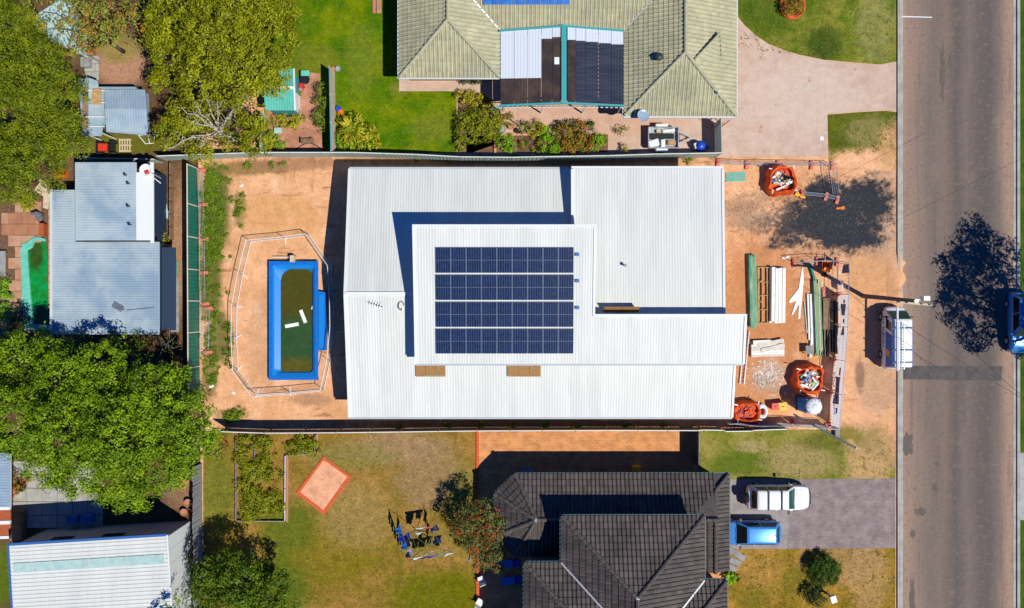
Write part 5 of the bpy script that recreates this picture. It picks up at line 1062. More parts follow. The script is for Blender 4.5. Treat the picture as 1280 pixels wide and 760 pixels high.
def cabin(par, paint, glass, xf0,xf1,xr1,xr0, hb,ht, zb,zt, nside=2, bev=.09, side=True, sglass=None):
    """windscreen foot/top, rear top/foot"""
    B4=[(xf0,hb,zb),(xf0,-hb,zb),(xr0,-hb,zb),(xr0,hb,zb)]; T4=[(xf1,ht,zt),(xf1,-ht,zt),(xr1,-ht,zt),(xr1,ht,zt)]
    bm=bmesh.new(); v=[bm.verts.new(q) for q in B4+T4]
    for f in ((0,1,5,4),(1,2,6,5),(2,3,7,6),(3,0,4,7),(4,5,6,7),(3,2,1,0)): bm.faces.new([v[i] for i in f])
    bmesh.ops.recalc_face_normals(bm,faces=bm.faces[:]); top=[e for e in bm.edges if max(a.co.z for a in e.verts)>zb+.2]
    bmesh.ops.bevel(bm,geom=top,offset=bev,segments=3,affect='EDGES',profile=.6)
    me=bpy.data.meshes.new('cabin'); bm.to_mesh(me); bm.free(); o=mk('cabin',me,paint,par,True); me.set_sharp_from_angle(angle=math.radians(30))
    def pane(a,b,c,d,u0,u1,v0,v1,nm,mt,parent=par):
        a,b,c,d=[Vector(q) for q in (a,b,c,d)]; f=lambda u,w_: (a*(1-u)+b*u)*(1-w_)+(d*(1-u)+c*u)*w_
        n_=(b-a).cross(d-a).normalized()*.014; q=[f(u0,v0),f(u1,v0),f(u1,v1),f(u0,v1)]; m=MB()
        m.add([x+n_ for x in q]+[x-n_ for x in q],[(0,1,2,3),(0,4,5,1),(1,5,6,2),(2,6,7,3),(3,7,4,0)]); return m.build(nm,mt,parent)
    pane(B4[1],B4[0],T4[0],T4[1],.06,.94,.08,.93,'windscreen',glass)
    pane(B4[3],B4[2],T4[2],T4[3],.1,.9,.25,.88,'rear_window',sglass or 'glass_dark')
    if side:
        for i in range(nside):
            u0=.07+.88*i/nside; u1=.07+.88*(i+1)/nside-.025
            pane(B4[0],B4[3],T4[3],T4[0],u0,u1,.12,.88,'side_window',sglass or 'glass_dark'); pane(B4[2],B4[1],T4[1],T4[2],.02+1-u1-.04,1-u0-.02,.12,.88,'side_window',sglass or 'glass_dark')
    return pane,B4,T4
def wheels(par,xs,hw,r=.34,wd=.22):
    for x in xs:
        for s_ in (-1,1):
            m=MB(); m.tube((x,s_*(hw-wd),r),(x,s_*hw,r),r,n=18); o=m.build('wheel','tyre',par); m=MB(); m.tube((x,s_*(hw-.03),r),(x,s_*(hw+.012),r),r*.62,r*.5,n=14); m.build('rim','galv',o)
def bits(par,L0,L1,hw,zl,paint):
    for s_ in (-1,1):
        m=MB(); m.box((L1-.17,s_*(hw-.3),zl+.02),(.16,.28,.14)); m.build('headlight','lamp_clear',par); m=MB(); m.box((L0+.09,s_*(hw-.17),zl+.08),(.1,.18,.22)); m.build('tail_light','lamp_red',par)
    m=MB(); m.beam((L1+.03,-hw*.55,zl-.25),(L1+.03,hw*.55,zl-.25),.12,.2); [m.beam((L1+.03,s_*hw*.55,zl-.25),(L1-.22,s_*hw*.9,zl-.25),.12,.2) for s_ in (-1,1)]; m.build('bumper','black_plastic' if paint=='car_white' else paint,par); m=MB(); m.beam((L0-.02,-hw*.7,zl-.25),(L0-.02,hw*.7,zl-.25),.12,.2); m.build('bumper','black_plastic' if paint=='car_white' else paint,par)
def mirror(par,x,hw,z,mt):
    for s_ in (-1,1): m=MB(); m.box((x,s_*(hw+.12),z),(.14,.24,.16)); m.build('mirror',mt,par)
def seams(par,hw,zt,zb,xs,extra):
    for s_ in (-1,1):
        m=MB(); [m.box((x,s_*(hw+.001),zb),(.014,.012,zt-zb-.12)) for x in xs]; m.box(((xs[0]+xs[-1])/2,s_*(hw+.001),zb),(xs[0]-xs[-1],.012,.012)); m.build('door_seam','black_plastic',par)
        for x in xs[:-1]: m=MB(); m.box((x-.18,s_*(hw+.012),zt-.24),(.16,.03,.03)); m.build('door_handle','chrome' if hw>.85 else 'black_plastic',par)
    m=MB(); m.beam((xs[0]+.12,-.45,zt+.045),(xs[0]+.16,.05,zt+.055),.025,.02); m.beam((xs[0]+.12,.1,zt+.045),(xs[0]+.16,.55,zt+.055),.025,.02); m.build('wiper','black_plastic',par)
# white four-wheel drive
t=thing('four_wheel_drive','white four wheel drive with roof bars parked nose out on the driveway','car',(0,0,0)); hw=.93
loft([(-2.26,.6,.95,hw*.68),(-2.2,.5,1.05,hw*.86),(-2.08,.42,1.12,hw*.96),(-1.2,.38,1.14,hw),(.5,.38,1.13,hw),(1.1,.38,1.11,hw*.995),(1.6,.4,1.08,hw*.98),(1.95,.42,1.04,hw*.94),(2.15,.45,.99,hw*.86),(2.29,.48,.92,hw*.72),(2.37,.55,.82,hw*.5)],t,'car_white')
cabin(t,'car_white','glass_teal',1.22,.5,-1.72,-2.1,.87,.7,1.1,1.8,3,.15); wheels(t,(1.42,-1.4),hw); bits(t,-2.2,2.3,hw,.72,'car_white'); mirror(t,.72,hw,1.12,'black_plastic')
for x in (-.95,.02): m=MB(); m.beam((x,-.68,1.88),(x,.68,1.88),.07,.05); m.box((x,-.66,1.8),(.1,.06,.08)); m.box((x,.66,1.8),(.1,.06,.08)); m.build('roof_bar','dark_steel',t)
m=MB(); m.tube((-2.2,0,.95),(-2.42,0,.95),.36,n=18); o=m.build('spare_wheel','tyre',t); m=MB(); m.tube((-2.42,0,.95),(-2.44,0,.95),.24,n=14); m.build('cover','black_plastic',o)
m=MB(); m.prism([(1.3,-.62),(1.8,-.6),(2.05,-.5),(2.12,0),(2.05,.5),(1.8,.6),(1.3,.62)],1.08,[1.145,1.125,1.08,1.07,1.08,1.125,1.145]); m.build('bonnet','car_white',t)
m=MB(); m.tube((2.42,-.6,.7),(2.42,.6,.7),.045); m.tube((2.4,-.45,.95),(2.4,.45,.95),.04); [m.tube((2.42,s_*.4,.5),(2.4,s_*.4,.95),.035) for s_ in (-1,1)]; m.build('bull_bar','dark_steel',t)
seams(t,hw,1.1,.4,(1.2,.1,-.85,-1.75),((.62,-.55,1.12,.42),));t.location=(19.62,-14.3,.024)
# blue sedan
t=thing('blue_car','metallic blue car parked nose under the dark eave','car',(0,0,0)); hw=.9
loft([(-2.24,.55,.8,hw*.55),(-2.18,.48,.88,hw*.76),(-2.05,.38,.95,hw*.91),(-1.7,.34,.97,hw*.98),(-.8,.32,.98,hw),(.5,.32,.95,hw),(1.3,.34,.9,hw*.98),(1.8,.37,.83,hw*.93),(2.08,.4,.75,hw*.82),(2.25,.45,.64,hw*.58)],t,'car_blue')
cabin(t,'car_blue','glass_dark',1.15,.42,-1.7,-2.12,.84,.62,.93,1.46,2,.16); wheels(t,(1.4,-1.3),hw,.31); bits(t,-2.2,2.2,hw,.62,'car_blue'); mirror(t,.85,hw,.95,'dark_steel')
m=MB(); m.tube((-1.55,0,1.46),(-1.68,0,1.62),.02); m.build('aerial','black_plastic',t)
seams(t,hw,.94,.34,(1.05,-.1,-1.2),());t.location=(17.68,-16.95,.024); t.rotation_euler=(0,0,math.pi)
# tradesman's van
t=thing('work_van','white work van with blue side signs, roof rack, ladder and pole','van',(0,0,0)); hw=.84
loft([(-2.28,.45,.98,hw*.86),(-2.2,.32,1.08,hw*.97),(-2.0,.32,1.08,hw),(1.1,.3,1.08,hw),(1.6,.32,1.07,hw*.985),(1.9,.34,1.03,hw*.95),(2.12,.36,.97,hw*.87),(2.24,.4,.87,hw*.74),(2.3,.45,.76,hw*.55)],t,'car_white')
pane,B4,T4=cabin(t,'car_white','glass_teal',2.02,1.36,-2.1,-2.22,.82,.74,1.06,1.98,2,.15,side=False)
for s_ in (0,1):
    a,b,c,d_=(B4[0],B4[3],T4[3],T4[0]) if s_==0 else (B4[2],B4[1],T4[1],T4[2]); fl=(lambda u0,u1:(u0,u1)) if s_==0 else (lambda u0,u1:(1-u1,1-u0))
    pane(a,b,c,d_,*fl(.1,.28),.12,.85,'cab_window','glass_dark'); pane(a,b,c,d_,*fl(.34,.98),.06,.92,'side_sign','van_blue_sign')
    o=pane(a,b,c,d_,*fl(.66,.78),.2,.62,'sign_mark','yellow_plastic'); o.location=(0,.012 if s_==0 else -.012,0)
for s_ in (-1,1):
    m=MB()
    for i in range(9): m.box((.75-.17*i,s_*hw*1.008,.7),(.1,.012,.2 if i%3 else .26))
    m.build('side_lettering','sign_cyan',t)
wheels(t,(1.55,-1.25),hw,.32); bits(t,-2.25,2.22,hw,.7,'car_white'); mirror(t,1.55,hw,1.25,'black_plastic')
for x in (.75,-.85,-1.75):
    m=MB(); m.beam((x,-.78,2.1),(x,.78,2.1),.06,.05); m.box((x,-.72,1.96),(.08,.06,.14)); m.box((x,.72,1.96),(.08,.06,.14)); m.build('rack_bar','toilet_blue',t)
seams(t,hw,1.06,.34,(1.35,.45,-.9),());van=t; t.location=(28.32,-2.5,.012); t.rotation_euler=(0,0,math.pi/2)
y0,y1=-4.75,-.3
for s_ in (0,): pass
ladder('long aluminium ladder tied on the roof rack of the white van',(28.15,y0+.02,2.19),(28.15,y1-1.05,2.19),.36,0,16,'galv')
m=MB(); m.tube((27.83,y0-.05,2.23),(27.83,y1+.1,2.23),.075,n=10); m.tube((27.83,y0-.08,2.23),(27.83,y0-.05,2.23),.085,n=10); tag(m.build('roof_tube','white_plastic'),'white tube lying along the roof rack of the van','tube')
# blue car at the right edge under the tree shade
t=thing('parked_car','bright blue car at the right edge half in the tree shadow','car',(0,0,0)); hw=.92
loft([(-2.2,.5,.92,hw*.86),(-2.1,.38,1.02,hw*.96),(-1.2,.34,1.05,hw),(.6,.34,1.03,hw),(1.5,.36,.98,hw*.97),(2.05,.4,.88,hw*.9),(2.25,.46,.7,hw*.72)],t,'car_blue_far')
cabin(t,'car_blue_far','glass_dark',1.05,.4,-1.8,-2.1,.85,.66,1.0,1.6,2,.1); wheels(t,(1.4,-1.35),hw); bits(t,-2.2,2.2,hw,.66,'car_blue_far'); mirror(t,.8,hw,1.0,'car_blue_far')
t.location=(37.75,-1.35,.02); t.rotation_euler=(0,0,-math.pi/2)
# box trailer
c=Vector(P(827,174.5,0)); t=thing('box_trailer','galvanised box trailer loaded with scrap on the pink paving','trailer',c); hx,hy=1.1,.76
m=MB(); m.box((c.x,c.y,.42),(2*hx,2*hy,.05)); m.build('floor','galv',t)
for a,b in (((-hx,-hy),(hx,-hy)),((-hx,hy),(hx,hy)),((-hx,-hy),(-hx,hy)),((hx,-hy),(hx,hy))): m=MB(); m.beam((c.x+a[0],c.y+a[1],.62),(c.x+b[0],c.y+b[1],.62),.05,.36); m.build('side_panel','galv',t)
for s_ in (-1,1):
    m=MB(); m.beam((c.x+hx,c.y+s_*.5,.45),(c.x+hx+1.0,c.y+s_*.06,.45),.07,.08); m.build('drawbar','galv',t); m=MB(); m.box((c.x-.1,c.y+s_*(hy+.16),.62),(.8,.24,.04)); m.box((c.x-.52,c.y+s_*(hy+.16),.42),(.05,.24,.22)); m.box((c.x+.32,c.y+s_*(hy+.16),.42),(.05,.24,.22)); m.build('mudguard','white_metal',t)
    m=MB(); m.tube((c.x-.1,c.y+s_*(hy+.06),.3),(c.x-.1,c.y+s_*(hy+.25),.3),.29,n=16); m.build('wheel','tyre',t)
m=MB(); m.beam((c.x+hx+.45,c.y-.3,.45),(c.x+hx+.45,c.y+.3,.45),.05,.06); m.build('cross_member','galv',t); m=MB(); m.tube((c.x+hx+.98,c.y,.4),(c.x+hx+1.2,c.y,.52),.07); m.build('coupling','white_plastic',t)
for lab,x,y,w_,l_,mt,rz in (('black crate of scrap in the middle of the trailer',-.15,.12,1.9,.36,'black_plastic',0),('brown board in the front of the trailer',.62,-.36,.6,.34,'timber',0),('white sheet in the rear corner of the trailer',-.7,-.4,.75,.5,'white_metal',.3),('white upright carton in the trailer',-.02,-.42,.3,.55,'white_board',0),('brown carton at the top side of the trailer',-.35,.5,.34,.24,'pale_timber',0),('white board along the top side of the trailer',.4,.52,.9,.22,'white_board',.1)):
    m=MB(); m.box((c.x+x,c.y+y,.48),(w_,l_,.22),rz); m.box((c.x+x,c.y+y,.70),(w_*.9,l_*.8,.03),rz); tag(m.build('trailer_load',mt),lab,'scrap')
# ---------------------------------------------------------------- power pole and wires
b=Vector(P(1079,370)); tp=Vector((P(1145,376.3,7.9)[0],P(1145,376.3,7.9)[1],7.9)); t=thing('power_pole','dark timber power pole with yellow cross arm beside the white van','power pole',b)
m=MB(); m.tube(b,tp,.17,.12,12); m.build('shaft','pole_wood',t); a=Vector(P(1121,377.6,7.5)); e=Vector(P(1163.5,381.2,7.5)); m=MB(); m.beam(a,e,.13,.13); m.build('cross_arm','crossarm',t)
for f in (.06,.28,.72,.96): p=a+(e-a)*f; m=MB(); m.lathe([(.04,.06),(.06,.12),(.03,.17),(.06,.22),(.03,.28)],p,8); m.build('insulator','white_plastic',t)
c=Vector(P(1154,373,6.9)); m=MB(); m.box(c,(.42,.3,.5)); m.build('fuse_box','white_plastic',t); m=MB(); m.tube(tp,tp+Vector((0,0,.06)),.14,n=12); m.build('pole_cap','galv',t)
m=MB(); m.beam(c+Vector((-.6,-.1,.2)),c+Vector((0,-.1,.2)),.06,.06); m.build('bracket','galv',t)
def wire(label,pts,r=.012,sag=.5):
    m=MB(); P0=[Vector(p) for p in pts]
    for a,b in zip(P0[:-1],P0[1:]):
        n=10; q=[a+(b-a)*i/n-Vector((0,0,sag*4*(i/n)*(1-i/n))) for i in range(n+1)]
        for u,v in zip(q[:-1],q[1:]): m.tube(u,v,r,n=5,cap=False)
    tag(m.build('power_wire','wire_black'),label,'wire','overhead wires')
for f,lab in ((.06,'thin overhead wire on the outer left insulator'),(.28,'thin overhead wire on the inner left insulator'),(.72,'thin overhead wire on the inner right insulator'),(.96,'thin overhead wire on the outer right insulator')):
    p=a+(e-a)*f+Vector((0,0,.28)); wire(lab,[p+Vector((0,45,0)),p,p+Vector((0,-45,0))],.0025,1.2)
wire('service wire sloping from the pole over the road to the lower right',[Vector(P(1163,382,7.4)),Vector(P(1310,522,7.0))],.014,.7)
wire('second service wire over the road below the van',[Vector(P(1130,405,7.2)),Vector(P(1310,517,6.6))],.014,.4)
wire('faint service wire crossing the road above the tree shadow',[Vector(P(1100,287,7.2)),Vector(P(1300,187,7.0))],.01,.3)
m=MB(); m.prism([(p[0],p[1]) for p in PP([(1127,20),(1165,21.2),(1165,22.4),(1127,21.4)])],.0205,.024); o=struct('road_marking',m,'white_metal')
# ---------------------------------------------------------------- rotary clothes line
c=Vector(P(538,673)); t=thing('clothes_line','rotary clothes line with green arms on the dry lawn','clothes line',c); zt=1.95
K=[Vector(P(500,657,zt)),Vector(P(514,698,zt)),Vector(P(567,691,zt)),Vector(P(546,652,zt))]; hub=Vector((c.x,c.y,zt-.15))
m=MB(); m.tube(c,c+Vector((0,0,2.0)),.035,n=8); m.build('mast','galv',t)
for q in K: m=MB(); m.tube(hub,q,.02,n=6); m.build('arm','hoist_green',t)
m=MB()
for f in (1,.8,.6):
    for i in range(4): m.tube(hub+(K[i]-hub)*f,hub+(K[(i+1)%4]-hub)*f,.004,n=4,cap=False)
m.build('line','galv',t)
def garment(label,i,f,f0,f1,drop,mt,kind='shirt'):
    drop*=1.35
    A=hub+(K[i]-hub)*f; Bq=hub+(K[(i+1)%4]-hub)*f; d=Bq-A; n_=Vector((d.y,-d.x,0)).normalized(); a=A+d*f0; b=A+d*f1; m=MB(); nx,nz=6,5; G=[]
    for x in range(nx+1):
        row=[]
        for z in range(nz+1):
            s_=1.0 if kind=='towel' else (1.25 if z<2 else .86); u=.5+(x/nx-.5)*s_; p=a+(b-a)*u+n_*(.05*math.sin(x*1.3+z*.6)*(z/nz))+Vector((-.5,-.42,0))*drop*(z/nz); row.append((p.x,p.y,A.z-.02-.76*drop*z/nz))
        G.append(row)
    for x in range(nx):
        for z in range(nz): m.add([G[x][z],G[x+1][z],G[x+1][z+1],G[x][z+1]],[(0,1,2,3)])
    n=len(m.v); m.add([(v[0]+n_.x*.015,v[1]+n_.y*.015,v[2]) for v in m.v],[tuple(q[::-1]) for q in m.f])
    tag(m.build('hung_garment',mt,None,True),label,'laundry','laundry on the clothes line')
G_=[('bright blue shirt at the top left of the clothes line',0,1,.02,.2,.75,'cloth_sky'),('royal blue shirt on the left line below the bright one',0,1,.26,.46,.75,'cloth_blue'),('navy trousers on the left line of the clothes line',0,.82,.4,.6,1.0,'cloth_navy'),('sky blue shirt low on the left line',0,1,.52,.7,.7,'cloth_sky'),('white towel at the lower end of the left line',0,.84,.72,.92,.7,'cloth_white'),('navy shorts at the lower left corner of the clothes line',0,1,.8,.95,.55,'cloth_navy'),
 ('blue jeans on the inner left line',0,.7,.05,.28,1.0,'cloth_blue'),('white and grey shirt at the start of the bottom line',1,1,.08,.26,.6,'cloth_white'),('dark blue shirt on the bottom line',1,1,.3,.46,.75,'cloth_navy'),('royal blue shirt in the middle of the bottom line',1,1,.5,.64,.75,'cloth_blue'),('bright green towel on the bottom line',1,.92,.68,.82,.6,'cloth_green'),('white sheet at the right end of the bottom line',1,1,.86,1.0,.8,'cloth_white'),('long white towel hung above the bottom line',1,.6,.5,.62,1.0,'cloth_white'),
 ('white striped shirt on the top line',3,.8,.3,.6,.7,'cloth_white'),('red shirt on the top line of the clothes line',3,.82,.05,.25,.7,'cloth_red'),('navy trousers near the right corner of the top line',2,.9,.8,.96,.9,'cloth_navy'),('dark trousers on the right line of the clothes line',2,.7,.4,.6,.9,'cloth_navy'),('pale blue shirt on the inner top line',3,.6,.4,.7,.6,'cloth_white')]
for g_ in G_: garment(*g_)
# bent pole
b=Vector(P(588.7,685.5)); t=thing('lawn_post','tall dark post with blue cap beside the bottlebrush tree','post',b); m=MB(); m.tube(b,(b.x,b.y,2.6),.04,n=8); m.build('shaft','dark_steel',t); m=MB(); m.lathe([(.08,2.6),(.09,2.7),(.03,2.76)],b,10); m.build('cap','cloth_sky',t)
# ---------------------------------------------------------------- back yard of the dark tiled house
t=thing('paved_pad','square pink paved pad with red brick edge set at an angle in the lawn','paving',P(405,606)); q=[(405,570),(440,596),(405,643.5),(370,616)]; q2=[(405,574.5),(434.5,596),(404.5,637.5),(375.5,615)]
m=MB(); m.prism(PP(q2),.0,.05); m.build('pavers','pad_paving',t)
for i in range(4):
    a,b_=Vector(P(*q[i])),Vector(P(*q[(i+1)%4])); a2,b2=Vector(P(*q2[i])),Vector(P(*q2[(i+1)%4])); n=int((b_-a).length/.235); 
    for j in range(n):
        f0,f1=(j+.04)/n,(j+.96)/n; m=MB(); m.prism([a+(b_-a)*f0,a+(b_-a)*f1,a2+(b2-a2)*f1,a2+(b2-a2)*f0],.0,.07+random.uniform(-.006,.006)); m.build('brick','red_brick',t)
t=thing('brick_edging','row of red bricks edging the brick paving beside the lawn','edging',P(597,640)); y=541; pr=None
while y<800:
    if not pr: m=MB(); m.box((0,0,0),(.2,.22,.09)); o=m.build('brick','red_brick'); o.parent=t; pr=o.data
    else: o=bpy.data.objects.new('brick',pr); col.objects.link(o); o.parent=t
    p=P(597,y); o.location=(p[0]-t.location.x,p[1]-t.location.y,random.uniform(0,.012)); o.rotation_euler=(0,0,random.uniform(-.05,.05)); y+=3.9
# vegetable bed enclosure
t=thing('garden_enclosure','overgrown vegetable bed boxed in by low sheet walls near the bottom fence','garden bed',P(330,600))
for a,b_,mt in (((296,545),(296,650),'paling'),((296,650),(357,650.5),'concrete'),((357,650.5),(357.5,569),'white_metal'),((357.5,569),(394,566),'concrete'),((394,566),(395,543),'paling'),((319,545),(319.5,598),'paling')):
    p,q=Vector(P(*a)),Vector(P(*b_)); n=max(1,round((q-p).length/1.2))
    for i in range(n): u,v=p+(q-p)*(i+.02)/n,p+(q-p)*(i+.98)/n; m=MB(); m.beam(u+Vector((0,0,.15)),v+Vector((0,0,.15)),.035,.28); m.build('wall_sheet',mt,t)
for a,b_ in (((359.5,652),(360,567)),((360,567.5),(397,565)),((397,566),(397,542))): m=MB(); m.beam(Vector(P(*a))+Vector((0,0,.09)),Vector(P(*b_))+Vector((0,0,.09)),.14,.16); m.build('edging_sleeper','terra_pot',t)
tag(foliage('vegetable_growth',None,[P(x,y,.25)+(r,) for x,y,r in [(random.uniform(300,352),random.uniform(550,645),random.uniform(.4,.7)) for _ in range(34)]+[(random.uniform(356,390),random.uniform(546,562),random.uniform(.4,.6)) for _ in range(7)]],'leaf_olive',leaf=.16,dens=110,cr=.25,per=20,squash=.55),'tangled olive green growth filling the low walled vegetable bed','plants')
# patio furniture in the shade of the dark house
def chair(label,px,py,rz,mt):
    t=thing('garden_chair',label,'chair',(0,0,0),'chairs on the brick paving'); m=MB(); m.box((0,0,.42),(.48,.48,.04)); m.build('seat',mt,t); m=MB(); m.box((0,-.24,.46),(.46,.04,.48),0,.15); m.build('backrest',mt,t)
    for sx in (-1,1):
        for sy in (-1,1): m=MB(); m.box((sx*.2,sy*.2,0),(.04,.04,.42)); m.build('leg',mt,t)
    p=P(px,py); t.location=(p[0],p[1],.012); t.rotation_euler=(0,0,rz)
chair('white garden chair by the brick edge, upper of two',602,722,.4,'white_plastic'); chair('white garden chair by the brick edge, lower of two',600,750,-.5,'white_plastic')
def lounger(label,px,py,rz):
    t=thing('sun_lounger',label,'lounger',(0,0,0),'blue loungers'); m=MB(); m.box((0,0,.3),(1.1,.55,.06)); m.build('bed','cloth_sky',t); m=MB(); m.box((.75,0,.3),(.55,.55,.06)); m.build('headrest','cloth_blue',t)
    for sx in (-.45,.6):
        for sy in (-.2,.2): m=MB(); m.box((sx,sy,0),(.05,.05,.3)); m.build('leg','white_metal',t)
    p=P(px,py); t.location=(p[0],p[1],.012); t.rotation_euler=(0,0,rz)
lounger('blue lounger in the shade beside the bottlebrush, upper of two',633,703,.1); lounger('blue lounger in the shade beside the bottlebrush, lower of two',636,724,.1)
p=P(646,590); 
for dx,lab in ((0,'left of the two blue grey pots against the dark house'),(.55,'right of the two blue grey pots against the dark house')): m=MB(); m.lathe([(.15,0),(.22,.3),(.24,.34),(.2,.34),(.18,.26)],(P(654,588)[0]+dx,-12.35,.012),14); tag(m.build('garden_pot','grey_pot'),lab,'pot')
m=MB(); q=P(794,584); m.box((q[0],-12.3,.012),(.55,.5,.9)); m.box((q[0],-12.3,.912),(.6,.56,.08)); tag(m.build('wheelie_bin','yellow_plastic'),'yellow topped bin against the wall of the dark house','bin')
t=thing('stepping_path','row of grey stepping slabs by the corner of the dark house','path',P(925,700))
for i,(x,y,rz) in enumerate(((917,690,-.4),(925,695,-.5),(919,702,-.4),(914,709,-.4))): m=MB(); m.box(P(x,y,.0),(.85,.42,.06+.006*i),rz); m.build('paving_slab','grey_slab',t)
c=P(1034,742); t=thing('letterbox','small white letterbox beside the round bush in the front yard','letterbox',c); m=MB(); m.box((c[0],c[1],0),(.12,.12,.9)); m.build('post','galv',t); m=MB(); m.box((c[0],c[1],.9),(.36,.44,.3),.3); m.build('box','white_metal',t); m=MB(); m.box((c[0],c[1],1.2),(.42,.5,.05),.3); m.build('lid','white_metal',t)
# ---------------------------------------------------------------- west garden: green pool, furniture
t=thing('garden_pool','narrow garden pool with teal coping and bright green water','pool',P(45,360))
cop=[(27.5,311),(30,305),(36,303),(41,299),(46,296),(58,298.5),(58,302),(48,300.5),(43,304),(42,310),(36,313),(37,330),(40,370),(44,405),(60,405),(64,408),(64,412.5),(32,412.5),(30,380)]
m=MB(); m.prism(PP(cop),0,.2); m.build('coping','coping_teal',t); m=MB(); m.prism(PP([(44,304),(58,302.5),(61,330),(58,350),(61,353),(61.5,404.5),(43.5,404.5),(39.5,370),(36.5,330),(36,313.5),(42.5,310.5)]),0,.1); m.build('water','green_pool_water',t)
c=P(53,272); t=thing('garden_chair','grey garden chair on the terrace above the green pool','chair',c); m=MB(); m.box((c[0],c[1],.4),(.5,.5,.05),.4); m.build('seat','steel',t); m=MB(); m.box((c[0]-.18,c[1]+.24,.42),(.5,.05,.5),.4); m.build('backrest','steel',t)
for sx in (-1,1):
    for sy in (-1,1): m=MB(); m.box((c[0]+sx*.2,c[1]+sy*.2,0),(.04,.04,.4)); m.build('leg','steel',t)
c=P(5,330); t=thing('outdoor_lounge','grey outdoor lounge with pale frame at the far left edge','lounge',c); m=MB(); m.box((c[0]+.1,c[1],.3),(.5,1.9,.12)); m.build('cushion','grey_slab',t); m=MB(); m.beam((c[0]-.2,c[1]-1.2,.6),(c[0]-.2,c[1]+1.4,.6),.06,.5); m.build('backrest','blue_grey_roof',t)
for sy in (-.8,.8): m=MB(); m.box((c[0]+.1,c[1]+sy,0),(.5,.06,.3)); m.build('leg','steel',t)
m=MB(); q=P(58,288); m.box((q[0],q[1],0),(.3,.9,.6)); m.box((q[0],q[1],.6),(.36,.96,.05)); tag(m.build('pool_pump_box','terracotta'),'rust brown pump box at the top end of the green pool','box')
m=MB(); q=P(80,218); m.box((q[0],q[1],0),(.6,.6,.5),.2); m.box((q[0],q[1],.5),(.66,.66,.08),.2); tag(m.build('orange_tub','orange_plastic'),'orange tub tucked beside the top corner of the metal roof','tub')
m=MB(); m.prism(PP([(44,218),(58,228),(64,243),(62,262),(55,260),(56,246),(44,238),(52,228)]),.0,.18); tag(m.build('curved_bed_edge','pale_timber'),'pale curved garden edging near the terrace plants','edging')
# strip between metal house and green fence
m=MB(); q=P(208,262); m.box((q[0],q[1],0),(.22,1.3,.06),.2); m.box((q[0]-.1,q[1]-.2,.06),(.9,.2,.05),.7); m.box((q[0]+.2,q[1]-.3,.06),(.12,.9,.05),0); tag(m.build('plastic_offcuts','pale_teal_roof'),'crossed pale blue plastic strips on the dirt beside the metal roof','offcut')
t=thing('low_rail','low dark retaining rail along the dirt strip beside the green fence','edging',P(216,260))
for i in range(6): a,b_=P(217,205+16*i),P(217,220+16*i); m=MB(); m.beam((a[0],a[1],.35),(b_[0],b_[1],.35),.06,.7); m.build('board','brown_ply',t)
m=MB(); m.prism(PP([(216,326),(223,326),(223,346),(216,346)]),.5,.56); m.prism(PP([(217,327),(222,327),(222,345),(217,345)]),0,.5); tag(m.build('storage_chest','teal_roof'),'pale teal storage box at the end of the dirt strip','box')
m=MB(); m.prism(PP([(214,347),(224,347),(224,415),(214,415)]),0,.06); o=struct('gravel_path',m,'grey_slab')
c=Vector(P(183,213,3.9)); t=thing('roof_dish','white dish with red patch on the corner of the metal roof','satellite dish',Vector(P(185,210,3.5))); m=MB(); m.lathe([(.05,0),(.3,.04),(.45,.12),(.43,.13),(.28,.06),(.04,.02)],c,14); m.build('dish','white_plastic',t); m=MB(); m.box(c+Vector((.1,-.15,.1)),(.3,.22,.12),.4); m.build('cover','red_plastic',t); m=MB(); m.tube(c,c-Vector((0,0,.45)),.03); m.tube(c,c+Vector((.9,-.5,-.3)),.03); m.build('mast','galv',t)
m=MB(); m.prism(PP([(191,222,0),(202,229,0),(195,231,0)],2.4),2.4,2.44); m.beam(P(192,222,2.42),P(201,229,2.42),.06,.08); tag(m.build('shade_flap','white_plastic'),'small white triangular flap beside the metal roof gutter','flap')
# upper left yard
c=Vector(P(136,186)); t=thing('ride_on_mower','red and black ride on mower by the upper left fence','mower',c); m=MB(); m.box(c+Vector((-.1,0,.35)),(.75,.55,.3)); m.box(c+Vector((.05,0,.65)),(.4,.4,.1)); m.build('body','red_plastic',t); m=MB(); m.box(c+Vector((-.45,0,.2)),(.5,.95,.3)); m.build('deck','black_plastic',t); m=MB(); m.box(c+Vector((.45,0,.3)),(.45,.55,.35)); m.build('seat','black_plastic',t)
for x,y,r in ((-.5,.4,.2),(-.5,-.4,.2),(.5,.42,.3),(.5,-.42,.3)): m=MB(); m.tube(c+Vector((x,y-.07,r)),c+Vector((x,y+.07,r)),r,n=12); m.build('wheel','tyre',t)
c=Vector(P(157,182)); t=thing('slatted_pallet','pale slatted pallet standing on the grass by the upper left fence','pallet',c)
for i in range(5): m=MB(); m.box(c+Vector((-.38+.19*i,0,.1)),(.09,1.0,.03)); m.build('slat','pale_timber',t)
for i in range(3): m=MB(); m.box(c+Vector((0,-.42+.42*i,0)),(.9,.1,.1)); m.build('bearer','pale_timber',t)
c=Vector(P(187,174)); t=thing('folding_frame','white folded tube frame on the grass near the upper left fence','frame',c)
for a,b_ in (((-.6,.2,.5),(.6,.25,.5)),((-.6,.2,.5),(-.3,-.35,0)),((.6,.25,.5),(.3,-.3,0)),((-.3,-.35,.02),(.3,-.3,.02)),((-.6,.2,.5),(-.7,.35,0)),((.1,.22,.5),(0,-.32,.02))): m=MB(); m.tube(c+Vector(a),c+Vector(b_),.03,n=6); m.build('tube','white_plastic',t)
